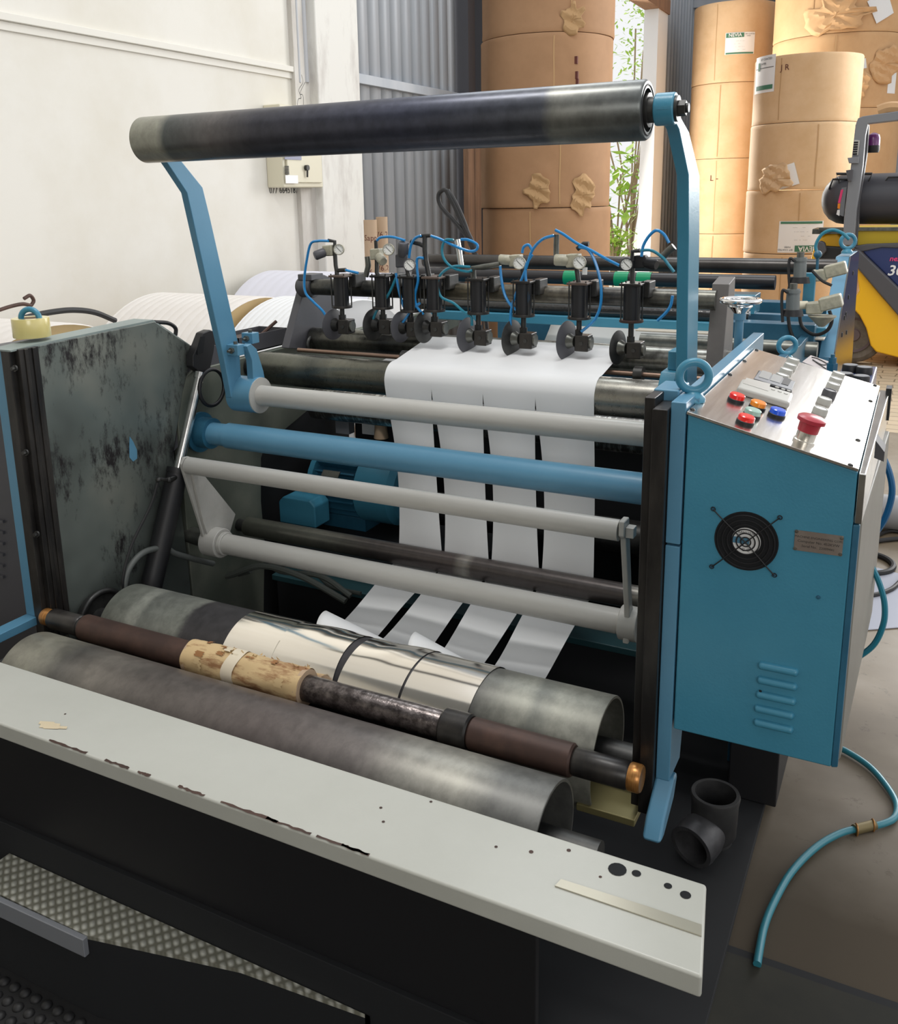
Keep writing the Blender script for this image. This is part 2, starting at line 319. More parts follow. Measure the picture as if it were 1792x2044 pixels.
def empty(name, loc, label, cat, group=None):
    o = bpy.data.objects.new(name, None); C.objects.link(o); o.location = loc; o.empty_display_size = .05; o['o'] = tuple(loc)
    return tag(o, label, cat, group)
def tag(o, label=None, cat=None, group=None, kind=None):
    if label: o['label'] = label
    if cat: o['category'] = cat
    if group: o['group'] = group
    if kind: o['kind'] = kind
    return o
def struct(g, name, mat, **k): return tag(g.build(name, mat, **k), kind='structure')
def copy_thing(root, dx, label=None):
    def cp(o, par):
        c = o.copy(); C.objects.link(c); c.parent = par
        for ch in list(o.children): cp(ch, c)
        return c
    r = cp(root, None); r.location = root.location + Vector(dx); r['o'] = tuple(r.location)
    if label: r['label'] = label
    return r
# ================================================================ the building
XW = -3.8; YB = 16.9
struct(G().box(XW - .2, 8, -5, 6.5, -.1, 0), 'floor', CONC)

struct(G().box(XW - .2, 8, 6.5, YB, -.1, -.004), 'floor', PAVE)
struct(G().box(-.35, 3.5, .2, 1.694, 0, .006), 'floor', CONCD)  # thin slab added over the floor to carry the dark vignette colour
struct(G().prism('z', [(-.30, 1.694), (3.5, 1.694), (3.5, 1.715), (-.30, 1.715)], 0, .004), 'trim_1', BLACKM)
struct(G().box(-2.6, -.35, -1.5, 1.20, 0, .004), 'floor', CONCD)  # thin slab added over the floor to carry the dark vignette colour
struct(G().box(XW - .2, XW, -5, 5.42, 0, 8), 'wall_left', WALLM)
struct(G().box(XW, 8, -5.2, -5, 0, 4.4), 'shade_wall_front', WALLM)  # unseen wall added behind the camera to hold back sky light
struct(G().box(XW, 8, -5, -.6, 4.4, 4.5), 'shade_ceiling', CORR)  # unseen partial roof, added and cut short to dim the machine's front
g = G().box(XW - .2, XW + .10, 5.42, 5.95, 0, 8)
struct(g, 'wall_left', COLM, bevel=.01)
struct(G().box(XW, XW + .035, 5.25, 5.42, 0, 8), 'trim_2', paint('grey_skim_coat', (.50, .47, .43), .9, c2=(.68, .66, .62), ns=5, stretch=(1, 1, .3)))
def corrugated(g, along, a0, a1, z0, z1, pos, pitch=.16, dep=.03, face=1):
    pts = []; t = a0
    while t < a1:
        for k, dd in ((0, 0), (.62, 0), (.72, -dep), (.90, -dep)):
            if t + k * pitch <= a1: pts.append((t + k * pitch, pos + face * dd))
        t += pitch
    pts.append((a1, pos))
    n = len(pts); f = (lambda p, z: (p[1], p[0], z)) if along == 'y' else (lambda p, z: (p[0], p[1], z))
    g.add([f(p, z0) for p in pts] + [f(p, z1) for p in pts], [(i, i + 1, i + 1 + n, i + n) for i in range(n - 1)])
    return g
struct(corrugated(G(), 'y', 5.97, 7.7, 0, 8, XW, .165), 'wall_left', CORR, solid=.004)
struct(G().box(XW - .02, XW + .05, 5.97, 7.75, 2.36, 2.43), 'trim_3', CORR, bevel=.004)
struct(G().box(XW - .1, XW + .12, 7.72, 7.86, 0, 8).box(XW - .1, XW + .18, 7.98, 8.35, 0, 8), 'trim_4', DGREY)
struct(corrugated(G(), 'y', 8.3, 12.2, 0, 8, XW, .165), 'wall_left', CORR, solid=.004)
struct(corrugated(G(), 'y', 14.85, YB, 0, 8, XW, .2), 'wall_left', CORR, solid=.004)
struct(G().box(XW - .15, XW + .06, 14.3, 14.85, 0, 8), 'trim_5', paint('pale_jamb', (.66, .68, .70), .6))
struct(G().box(XW - .15, XW + .08, 12.0, 14.9, 4.15, 4.35), 'trim_6', WOOD)
struct(G().box(XW - .15, XW, 12.0, 14.9, 4.6, 8), 'wall_left', CORR)
struct(corrugated(G(), 'x', XW, 8, 0, 8, YB, .2, face=-1), 'wall_back', CORR, solid=.004)
struct(G().box(XW, 8, YB - .12, YB - .03, 4.55, 4.68), 'trim_7', CORR)
struct(G().box(-40, XW - .2, 3, 40, -.12, -.02), 'floor', paint('pale_yard', (.62, .60, .54), .9))
# conduit on the plaster wall
a = onx((0, 46), XW); b = onx((592, 148), XW)
tag(G().box(XW, XW + .03, a.y - .2, b.y, a.z + .01, a.z + .045).box(XW, XW + .012, a.y - .2, b.y, a.z - .03, a.z + .01).build('cable_trunking', paint('trunking', (.72, .70, .64), .6), bevel=.003), 'long white plastic cable trunking running along the plaster wall', 'trunking')
g = G()
for px, rr in ((583, .012), (597, .02)):
    t = onx((px, 0), XW); bb = onx((px + 6, 165), XW); g.cyl((XW + .03, (t.y + bb.y) / 2, bb.z), (XW + .03, (t.y + bb.y) / 2, 5), rr, n=12)
tag(g.build('conduit_pipe', paint('grey_pvc', (.45, .46, .48), .5)), 'grey vertical conduit pipes beside the corner column', 'conduit')
def W(p): v = onx(p, XW); v.x += .03; return v
g = G()
g.tube([W((593, 150)), W((596, 165)), W((588, 180)), W((592, 196)), W((585, 208)), W((590, 300))], .006, 6).tube([W((600, 165)), W((590, 188)), W((597, 200)), W((594, 300))], .006, 6)
g.tube([W((612, 314)), W((640, 317)), W((680, 314)), W((703, 318))], .008, 6)
tag(g.build('wall_cable', INK), 'thin dark cables straggling down the wall to the cream meter box', 'cable')
# cream box
e0 = onx((534, 375), XW); e1 = onx((614, 375), XW); zt = onx((570, 215), XW).z; zb = onx((573, 375), XW).z
eb = empty('meter_box', (XW, (e0.y + e1.y) / 2, zb), 'cream steel meter box with a small lock and stuck-on note on the white wall', 'electric box')
G().box(XW, XW + .13, e0.y, e1.y, zb, zt).build('case', CREAM, eb, bevel=.008)
g = G().box(XW + .13, XW + .145, e0.y + .03, e1.y - .03, zb + .03, zt - .03); dr = g.build('door', CREAM, eb, bevel=.005)
xx = XW + .147
l = onx((610, 335), xx); G().cyl((xx, l.y, l.z), (xx + .02, l.y, l.z), .018).cyl((xx + .01, l.y, l.z - .06), (xx + .014, l.y, l.z), .006, n=8).build('lock', STEELD, dr)
n0 = onx((570, 366), xx); n1 = onx((594, 350), xx); G().box(xx, xx + .002, n0.y, n1.y, n0.z, n1.z).build('paper_note', WHT, dr)
n0 = onx((568, 318), xx); n1 = onx((601, 311), xx); G().box(xx, xx + .002, n0.y, n1.y, n0.z, n1.z).build('name_sticker', NAVY, dr)
g = G()
for k in range(6): z = onx((570, 333 + k * 3), xx).z; y = onx((568, 340), xx).y; g.box(xx, xx + .002, y, y + .045, z, z + .006)
g.build('vent_slots', INK, dr)
q = onx((567, 380), XW + .003)
tag(G().text('077 6645187', .06, lambda u, v: (XW + .003, q.y + u, q.z + v)).build('wall_writing', INK), 'handwritten phone number in black on the wall under the meter box', 'writing')

# ---------------------------------------------------------------- shrubs outside the doorway
def shrub(name, c, h, rad, n, label, ls=.16, seed=1):
    rn = random.Random(seed); s = empty(name, (c[0], c[1], 0), label, 'shrub', 'shrubs outside the bright doorway')
    gt = G()
    tips = []
    for k in range(9):
        a = rn.uniform(0, 2 * pi); rr = rad * rn.uniform(.3, 1); t = Vector((c[0] + cos(a) * rr, c[1] + sin(a) * rr, h * rn.uniform(.55, 1)))
        gt.tube([(c[0], c[1], 0), (c[0] + cos(a) * rr * .25, c[1] + sin(a) * rr * .25, t.z * .45), t], .018, 6, 5); tips.append(t)
    gt.build('stem', TWIG, s)
    g = G()
    for k in range(n):
        t = rn.choice(tips); p = t + Vector((rn.gauss(0, rad * .35), rn.gauss(0, rad * .35), rn.gauss(0, h * .12)))
        a = rn.uniform(0, 6.3); b = rn.uniform(-.9, .6); d = Vector((cos(a) * cos(b), sin(a) * cos(b), sin(b))); u = d.cross(Vector((rn.uniform(-.4, .4), rn.uniform(-.4, .4), 1))).normalized()
        L_ = ls * rn.uniform(.6, 1.2)
        g.add([p, p + d * L_ * .45 + u * L_ * .2, p + d * L_, p + d * L_ * .45 - u * L_ * .2], [(0, 1, 2, 3)])
    tag(g.build('foliage', LEAF, s), kind=None)
shrub('shrub', (-5.2, 18.3), 4.9, .85, 1100, 'tall leafy shrub seen high in the doorway above the top roller', .14, 3)
shrub('shrub', (-5.0, 16.7), 2.1, .5, 160, 'yellow-green big-leaved shrub in the doorway just below the top roller', .34, 5)
shrub('shrub', (-4.62, 15.3), 1.0, .3, 200, 'low green shrub at the foot of the doorway', .18, 9)

# ================================================================ stacks of wrapped paper rolls
def stack(pl, pr_, yh, D, seams, labels, mat, group, seed, cat='paper roll', wob=.012):
    """tangent rays left and right give bearing and distance of a round stack of diameter D"""
    a, b = ray((pl, yh)), ray((pr_, yh)); al, ar = math.atan2(a.x, a.y), math.atan2(b.x, b.y)
    r = D / 2; am = (al + ar) / 2; dist = r / sin(abs(ar - al) / 2); c = Vector((sin(am) * dist, cos(am) * dist, 0))
    zs = []
    for s_ in seams:
        if isinstance(s_, tuple): zs.append(s_[0])
        else: v = ray(((pl + pr_) / 2, s_)); zs.append(H + v.z / math.hypot(v.x, v.y) * (dist - r))
    out = []; rn = random.Random(seed)
    for i in range(len(zs) - 1):
        z1, z0 = zs[i], zs[i + 1]
        ro = empty('paper_roll', (c.x, c.y, z0), labels[i], cat, group)
        dx, dy = rn.uniform(-wob, wob), rn.uniform(-wob, wob); rr = r * rn.uniform(.988, 1.0)
        N_ = 96; prof = [(0, .93), (0, .992), (.02, 1.002), (.06, .998), (.5, 1.0), (.94, .998), (.98, 1.0), (1, .988), (1, .9)]
        ph = rn.uniform(0, 6)
        def fn(u, v):
            k = v * (len(prof) - 1); j = min(int(k), len(prof) - 2); f = k - j
            t = prof[j][0] * (1 - f) + prof[j + 1][0] * f; q = prof[j][1] * (1 - f) + prof[j + 1][1] * f
            ang = u * 2 * pi; q *= 1 + .0025 * sin(ang * 3 + ph) + .0015 * sin(ang * 11 + ph * 2)
            z = z0 + .003 + (z1 - z0 - .006) * t + (.006 * sin(ang * 7 + ph) + .004 * sin(ang * 17)) * (1 if .03 < t < .97 else 0)
            return (c.x + dx + cos(ang) * rr * q, c.y + dy + sin(ang) * rr * q, z)
        G().grid(fn, N_, len(prof) - 1).build('wrapper', mat, ro, angle=60)
        G().lathe((c.x + dx, c.y + dy, z0 + .004), (0, 0, 1), [(0, rr * .94), (z1 - z0 - .008, rr * .94)], 64).build('paper_body', WHITEP, ro)
        # the overlap where the wrapper ends
        sa = math.atan2(-c.y, -c.x) + rn.uniform(-.5, .5)
        def seamf(u, v):
            ang = sa + (u - .5) * .02 + .004 * sin(v * 9 + ph); q = rr * (1.004 + .0005 * u)
            return (c.x + dx + cos(ang) * q, c.y + dy + sin(ang) * q, z0 + .03 + (z1 - z0 - .06) * v)
        G().grid(seamf, 1, 8).build('wrapper_edge', KRAFTT, ro)
        out.append((ro, Vector((c.x + dx, c.y + dy, 0)), rr))
    return out
def on_roll(item, p):
    """bearing around the roll and height of the point of its surface seen at a pixel"""
    ro, c, r = item; v = ray(p); o = Vector((0, 0, H))
    A = v.x ** 2 + v.y ** 2; B = -2 * (v.x * c.x + v.y * c.y); Cc = c.x ** 2 + c.y ** 2 - r * r
    D_ = max(B * B - 4 * A * Cc, 0); k = (-B - math.sqrt(D_)) / (2 * A); q = o + v * k
    return math.atan2(q.y - c.y, q.x - c.x), q.z
def patch(item, a0, z0, w_, h, mat, name, lift=.004, roll=0, outline=None):
    ro, c, r = item; R_ = r + lift
    def f(u, v):
        cu, cv = (u * cos(roll) - v * sin(roll)), (u * sin(roll) + v * cos(roll)); an = a0 + cu / R_
        return (c.x + cos(an) * R_, c.y + sin(an) * R_, z0 + cv)
    g = G()
    if outline: g.add([f(*q) for q in outline], [tuple(range(len(outline)))])
    else: g.grid(lambda i, j: f((i - .5) * w_, (j - .5) * h), 10, 2)
    return g.build(name, mat, ro), f
def stamp(item, par, a0, z0, lines, mat, lift=.007, roll=0, bold=.0):
    ro, c, r = item; R_ = r + lift; g = G()
    for body, size, du, dv in lines:
        def f(u, v):
            u += du; v += dv; cu, cv = (u * cos(roll) - v * sin(roll)), (u * sin(roll) + v * cos(roll)); an = a0 + cu / R_
            return (c.x + cos(an) * R_, c.y + sin(an) * R_, z0 + cv)
        g.text(body, size, f, bold)
    return g.build('lettering', mat, par)
def flap(item, p, w_, h, mat, name='torn_flap', seed=0, out=.12, white=False):
    """wrapping paper torn away from the roll and standing off it"""
    a0, z0 = on_roll(item, p); ro, c, r = item; rn = random.Random(seed)
    rim = [1 + rn.uniform(-.28, .28) for k in range(14)]
    def f(i, j):
        ang = i * 2 * pi; k = rim[int(i * 14) % 14]; u = cos(ang) * w_ * .5 * j * k; v = sin(ang) * h * .5 * j * k
        R_ = r + .012 + out * (max(0, u / w_ + .35)) ** 1.5 * (1 if j > .2 else .5) + .01 * sin(v * 60 + u * 30)
        an = a0 + u / r; return (c.x + cos(an) * R_, c.y + sin(an) * R_, z0 + v)
    return G().grid(f, 28, 6).build(name, mat, ro, solid=.002, angle=20)
# A: brown stack beside the doorway
gA = 'dark brown paper rolls stacked left of the doorway'
SA = stack(958, 1217, 390, 1.2, [-170, 63, 240, 415, 590], ['brown wrapped paper roll at the top of the stack left of the doorway, ragged edge', 'brown paper roll just above the top roller in the stack left of the doorway', 'brown paper roll with torn patches just under the top roller, left of the doorway', 'brown paper roll right behind the pneumatic knife holders, left of the doorway'], KRAFTD, gA, 2)
z_ = G(); z_b = SA[3][0].location.z
rr_ = SA[3]; tag(G().lathe((rr_[1].x, rr_[1].y, 0), (0, 0, 1), [(0, rr_[2]), (z_b - .004, rr_[2])], 64).build('paper_roll', KRAFTD), 'lowest brown paper roll in the stack left of the doorway, mostly hidden behind the machines', 'paper roll', gA)
flap(SA[2], (1073, 378), .22, .26, KRAFTT, seed=3, out=.05); flap(SA[2], (1160, 390), .2, .3, KRAFTT, seed=5, out=.05)
patch(SA[2], *on_roll(SA[2], (1155, 369)), .07, .04, WHT, 'white_scrap')
flap(SA[0], (1140, 40), .16, .26, KRAFTT, seed=8, out=.06)
g = G()
for p in [(1150, 120), (1151, 150), (1152, 165)]:
    a0, z0 = on_roll(SA[1], p); q = SA[1]; g.box(*[v for s_ in (q[1].x + cos(a0) * q[2], q[1].y + sin(a0) * q[2]) for v in (s_ - .012, s_ + .012)], z0 - .03, z0 + .03)
g.build('ink_dash', BRWI, SA[1][0])
# B: slender stack in the corner
SB = stack(1371, 1531, 380, 1.2, [1, 164, 316, 467, (0.0,)], ['topmost kraft roll with a green and white label in the corner stack', 'second kraft roll from the top of the corner stack behind the blue right arm', 'third kraft roll down the corner stack, chalk mark on its face', 'fourth kraft roll down the corner stack, just above the back rollers'], KRAFT2, 'kraft paper rolls in the corner stack', 4)
# C: front stack
SC = stack(1490, 1702, 380, 1.06, [105, 243, 379, 508, 640], ['top roll of the front kraft stack, with a tall white label on its left side', 'second roll of the front kraft stack, torn wrapper showing white paper', 'third roll of the front kraft stack, upside-down label at its lower right', 'fourth roll of the front kraft stack, only its rim showing above the back rollers'], KRAFT2, 'kraft paper rolls in the front stack', 6)
tag(G().lathe((SC[0][1].x, SC[0][1].y, 0), (0, 0, 1), [(0, .53), (SC[3][0].location.z - .004, .56)], 64).build('paper_roll', KRAFT2), 'bottom roll of the front kraft stack, hidden behind the back machine', 'paper roll', 'kraft paper rolls in the front stack')
# D: wide stack behind at the right
SD = stack(1524, 1786, 380, 1.70, [-110, 66, 217, 420, 560], ['wide kraft roll at the very top right, wrapper torn over a white patch', 'wide kraft roll with crumpled torn flaps, behind the front stack', 'wide kraft roll behind the forklift guard', 'wide kraft roll behind the black forklift tank'], KRAFT, 'wide kraft paper rolls at the far right', 8)
tag(G().lathe((SD[0][1].x, SD[0][1].y, 0), (0, 0, 1), [(0, .85), (SD[3][0].location.z - .004, .78)], 64).build('paper_roll', KRAFT), 'bottom wide kraft roll behind the forklift body', 'paper roll', 'wide kraft paper rolls at the far right')
# labels
def nevia(item, p, w_, h, flip=False, tall=False):
    a0, z0 = on_roll(item, p); rl = pi if flip else 0
    lb, f = patch(item, a0, z0, w_, h, WHT, 'paper_label', .004, rl)
    if tall:
        stamp(item, lb, a0, z0, [('BIT COATED', h * .085, .12 * w_, h * .40), ('PAPER', h * .08, .02 * w_, h * .28)], INK, roll=rl)
        patch_child(item, lb, a0, z0, .05 * w_, -h * .36, w_ * .8, h * .12, GREENI, rl); patch_child(item, lb, a0, z0, -.22 * w_, h * .22, w_ * .12, h * .22, GREENI, rl)
        patch_child(item, lb, a0, z0, 0, h * .17, w_ * .9, h * .015, INK, rl)
    else:
        patch_child(item, lb, a0, z0, -w_ * .18, h * .37, w_ * .6, h * .2, GREENI, rl)
        stamp(item, lb, a0, z0, [('NEVIA', h * .22, -w_ * .18, h * .37)], WHT, lift=.012, roll=rl, bold=.001)
        stamp(item, lb, a0, z0, [('BIT COATED', h * .08, w_ * .33, h * .41), ('PAPER', h * .07, w_ * .28, h * .32), ('.......  ...  .....', h * .09, 0, .12 * h), ('....    ......', h * .09, -.1 * w_, 0), ('..   ....... .... ..', h * .09, 0, -.14 * h), ('.....      .......', h * .09, .05 * w_, -.27 * h)], INK, roll=rl)
        patch_child(item, lb, a0, z0, 0, -h * .45, w_ * .94, h * .07, GREENI, rl)
def patch_child(item, lb, a0, z0, du, dv, w_, h, mat, rl, lift=.008):
    ro, c, r = item; R_ = r + lift
    def f(i, j):
        u = du + (i - .5) * w_; v = dv + (j - .5) * h; cu, cv = (u * cos(rl) - v * sin(rl)), (u * sin(rl) + v * cos(rl)); an = a0 + cu / R_
        return (c.x + cos(an) * R_, c.y + sin(an) * R_, z0 + cv)
    return G().grid(f, 6, 1).build('printed_band', mat, lb)
nevia(SB[0], (1477, 86), .42, .30)
nevia(SC[0], (1523, 149), .34, .36, tall=True)
nevia(SC[2], (1598, 473), .44, .32, flip=True)
flap(SC[1], (1546, 358), .36, .30, KRAFT2, seed=11, out=.12); 
a0, z0 = on_roll(SC[1], (1565, 352)); patch(SC[1], a0 + .05, z0, .2, .22, WHITEP, 'exposed_white_paper', .006, .3)
stamp(SC[0], SC[0][0], *on_roll(SC[0], (1567, 135)), [('J R', .08, 0, 0)], BRWI)
stamp(SB[2], SB[2][0], *on_roll(SB[2], (1425, 356)), [('L -', .12, 0, 0)], BRWI)
flap(SD[1], (1762, 128), .34, .48, KRAFT, seed=12, out=.14); flap(SD[1], (1716, 170), .2, .3, KRAFT, seed=14, out=.1)
patch(SD[1], *on_roll(SD[1], (1719, 128)), .12, .12, WHITEP, 'exposed_white_paper', .006, .2)
patch(SD[1], *on_roll(SD[1], (1781, 150)), .16, .45, WHT, 'paper_label', .004)
flap(SD[0], (1668, 30), .7, .42, KRAFT, seed=15, out=.1); patch(SD[0], *on_roll(SD[0], (1758, 14)), .28, .3, WHITEP, 'exposed_white_paper', .014, .5)

# tubes leaning by the sheet wall, planks, hose loop
for (px0, px1, t, lb, wr) in ((724, 753, 433, 'cardboard tube with a handwritten word standing by the grey sheet wall, left one', 'Sapp'), (752, 771, 427, 'narrower-looking cardboard tube with numbers, standing right of its twin', '76.2')):
    X_ = -3.35; m_ = onx(((px0 + px1) / 2, t + 6), X_); r_ = .045 if px0 < 750 else .04
    o = empty('cardboard_tube', (X_, m_.y, 0), lb, 'cardboard tube', 'cardboard tubes by the sheet wall')
    G().pipe((X_, m_.y, 0), (X_, m_.y, m_.z), r_, r_ - .012).build('tube', CARD, o)
    an = math.atan2(-m_.y, -X_)
    g = G()
    for k, zz in enumerate((m_.z - .12, m_.z - .35)):
        g.text(wr if k == 0 else '76.2', .055, lambda u, v: (X_ + cos(an + .0 + u / (r_ + .001)) * (r_ + .001), m_.y + sin(an + u / (r_ + .001)) * (r_ + .001), zz + v))
    g.build('handwriting', BRWI, o)
for k, (px, lb) in enumerate(((924, 'brown wooden plank standing against the dark post, left one'), (938, 'dark brown plank standing against the stack, right one'))):
    X_ = -3.55; p = onx((px, 300), X_); tag(G().box(X_, X_ + .05, p.y, p.y + .12, 0, 1.95 + .1 * k).build('wooden_plank', WOOD, bevel=.004), lb, 'plank', 'planks by the brown stack')
def Y_(p, y): return ony(p, y)
tag(G().tube([Vector((-2.0, 4.6, .012))] + [Y_(p, 4.6) for p in [(960, 560), (944, 500), (925, 440), (902, 392), (886, 379), (875, 390), (880, 412), (905, 440), (930, 470), (944, 500)]], .012, 10).tube([Y_(p, 4.6) for p in [(892, 380), (910, 415), (928, 455), (950, 500)]], .016, 10)
    .build('hanging_hose', RUBBER), 'black rubber hose doubled into a standing loop before the grey sheets', 'hose')

# ================================================================ reels on the floor along the plaster wall
def reel(name, yc, zc, r, xa, xb, ri, label, side, surf, nlines=14):
    o = empty(name, ((xa + xb) / 2, yc, 0), label, 'paper reel', 'white paper reels along the plaster wall')
    prof = [(0, r * .985)]; L_ = abs(xb - xa)
    for k in range(nlines): t = L_ * (k + .5) / nlines; prof += [(t - L_ * .012, r), (t, r * .994), (t + L_ * .012, r)]
    prof += [(L_, r * .99)]
    G().lathe((xa, yc, zc), (1, 0, 0), prof, 80, cap=False).build('outer_wraps', surf, o)
    g = G(); pr = []
    for k in range(18): q = ri + (r * .99 - ri) * k / 17; pr.append((.004 * (k % 2), q))
    g.lathe((xb - .003, yc, zc), (1, 0, 0), pr, 80, cap=False); g.build('side_face', side, o)
    G().lathe((xa, yc, zc), (1, 0, 0), [(0, r * .98), (0.001, ri)], 60, cap=False).build('side_face', side, o)
    G().pipe((xa, yc, zc), (xb + .01, yc, zc), ri, ri - .015).build('core', CARD, o)
p = onx((235, 662), -2.72); reel('paper_reel', 2.26, .567, .565, -3.72, -2.72, .06, 'big white paper reel nearest the camera, black strap across its top', TANR, PINKW)
p = onx((518, 593), -2.72); reel('paper_reel', p.y, p.z - .555, .555, -3.38, -2.72, .06, 'big off-white paper reel with a tan side, behind the left blue arm', TANR, PINKW)
p = onx((600, 572), -2.9); reel('paper_reel', 4.75, .56, .55, -3.7, -2.75, .06, 'bluish white paper reel behind the black knife bracket', WHITEP, paint('bluish_reel', (.70, .70, .78), .7))
p = onx((712, 598), -2.25); reel('paper_reel', p.y, .50, p.z - .50, -2.69, -2.25, .06, 'white paper reel seen between the left knife holders', WHITEP, WHITEP)
tag(G().tube([onx(p, -3.1) + Vector((0, 0, 0)) for p in [(-80, 690), (0, 652), (60, 632), (110, 622), (150, 619), (190, 624), (230, 640)]], .012, 8).build('strap', RUBBER), 'black strap lying over the nearest white reel', 'strap')
h = onx((62, 606), -3.3)
tag(G().tube([onx(p, -3.3) for p in [(48, 596), (60, 590), (67, 600), (62, 610)]], .008, 8).tube([onx(p, -3.3) for p in [(62, 610), (45, 607), (20, 612), (-10, 622)]], .008, 8).build('pipe_hook', RUST), 'rusty bent metal hook lying on top of the nearest white reel', 'hook')
# ================================================================ winder: side frames and guide rails
XL, XR = -1.918, -.398
XLP, XRP = -1.92, -.353
def YZ(ps, x): return [(onx(p, x).y, onx(p, x).z) for p in ps]
fl = empty('winder_upright', (-1.95, 1.8, 0), 'stained steel side frame at the left of the winder, blue outside edge', 'machine frame', 'side frames of the winder')
plp = [(1.53, .021), (1.53, 1.207), (1.94, 1.218), (2.076, 1.128), (2.055, 1.05), (2.03, 1.0), (1.97, .83), (1.99, .45), (1.99, .021)]
G().prism('x', plp, -1.950, XLP).build('steel_plate', PLATE, fl, bevel=.002)
G().prism('x', [(1.47, .49), (1.47, 1.203), (1.93, 1.203), (1.93, .49)], -2.0, -1.966).build('blue_outer_plate', BLUE2, fl, bevel=.002)
G().prism('x', [(1.466, 1.208), (1.53, 1.212), (1.94, 1.223), (2.08, 1.13), (2.07, 1.125), (1.935, 1.216), (1.53, 1.206), (1.466, 1.204)], -1.999, -1.925).build('top_edge', paint('grey_green_edge', (.25, .30, .29), .5), fl)
G().prism('x', [(1.0, .482), (1.0, .505), (1.47, .505), (1.47, .482)], -2.0, -1.96).build('blue_flange', BLUE2, fl, bevel=.002)
g = G()
for (x0, x1, y0, y1) in ((-1.966, -1.935, 1.468, 1.54), (-1.935, -1.918, 1.483, 1.54)): g.box(x0, x1, y0, y1, .44, 1.208)
g.box(-1.922, -1.914, 1.497, 1.508, .44, 1.207).box(-1.922, -1.914, 1.52, 1.53, .44, 1.207)
rl = g.build('guide_rail', GREASE, fl, bevel=.002)
for px in ((30, 735), (52, 903), (74, 1066)):
    q = ony(px, 1.468); G().cyl((q.x, 1.466, q.z), (q.x, 1.47, q.z), .008, n=16).cyl((q.x, 1.458, q.z), (q.x, 1.466, q.z), .005, n=6).build('socket_bolt', STEELD, rl)
# blue smear of paint on the plate
q0 = onx((262, 905), XLP + .001)
G().add([(XLP + .001, q0.y + a, q0.z + b) for a, b in [(-.005, .02), (.0, .05), (.012, .03), (.022, .005), (.02, -.02), (.004, -.025), (-.008, -.01)]], [tuple(range(7))]).build('paint_smear', BLUE2, fl)
# cabinet on the far side of the left frame
lc = empty('side_cabinet', (-2.3, 1.8, .5), 'dark louvred cabinet cut off at the left edge of the photo, outside the left frame', 'cabinet')
G().box(-2.7, -2.003, 1.52, 2.2, 0, 1.10).build('case', DGREY, lc, bevel=.004)
g = G()
for k in range(6): q = ony((8, 1040 + k * 22), 1.52); g.box(-2.2, q.x + .004, 1.513, 1.52, q.z - .004, q.z + .004)
g.build('louvre', DGREY, lc)
# right frame
fr = empty('winder_upright', (-.34, 1.9, 0), 'blue side frame at the right of the winder, beside the control cabinet', 'machine frame', 'side frames of the winder')
foot = YZ([(1335, 1578), (1310, 1600), (1283, 1648), (1277, 1640), (1280, 1610), (1300, 1580)], -.345)
up = G().prism('x', [(1.517, .955), (1.517, 1.207), (2.35, 1.21), (2.35, .955)], XRP, -.3275); up.build('upper_plate', BLUE2, fr, bevel=.002)
G().prism('x', [(1.517, .49), (1.517, .951), (2.35, .951), (2.35, .62), (1.62, .585), (1.60, .49)], XRP, -.3275).build('lower_plate', BLUE2, fr, bevel=.002)
G().prism('x', [(1.525, .495), (1.555, .49), (1.53, .45), (1.46, .415), (1.435, .415), (1.46, .45)], XRP - .002, -.320).build('foot_lug', BLUE2, fr, bevel=.006)
G().prism('x', [(2.35, .021), (2.35, 1.10), (3.2, 1.055), (4.0, 1.05), (4.0, .021)], XRP, -.3275).build('rear_plate', BLUED, fr, bevel=.002)
g = G().box(-.398, -.380, 1.517, 1.60, .42, 1.211).box(-.380, -.354, 1.500, 1.575, .42, 1.196)
rr = g.build('guide_rail', GREASE, fr, bevel=.002)
G().box(-.3985, -.354, 1.578, 1.66, 1.13, 1.214).build('blue_rail_block', BLUE2, fr, bevel=.003)

# transverse tubes
def xbar(name, Y, Z, r, x0, x1, mat, label, cat, extra=None, n=40, group=None, parts=()):
    o = empty(name, ((x0 + x1) / 2, Y, Z - r), label, cat, group)
    G().cyl((x0, Y, Z), (x1, Y, Z), r, n=n).build('tube', mat, o)
    for pn, a, b, q, m in parts: G().cyl((a, Y, Z), (b, Y, Z), q, n=n).build(pn, m, o)
    return o
b1 = xbar('pivot_bar', 2.13, .983, .0305, -1.72, -.353, GREYB, 'light grey painted pivot bar under the two blue arms, topmost of the grey bars', 'bar')
b2 = xbar('cross_beam', 2.079, .862, .0385, -1.80, -.36, BLUE2, 'thick blue painted cross beam between the side frames, second bar from the top', 'bar', parts=[('end_flange', -1.915, -1.905, .062, BLUED), ('weld_collar', -1.918, -1.862, .047, BLUED), ('turned_neck', -1.88, -1.79, .034, BLUE2)])
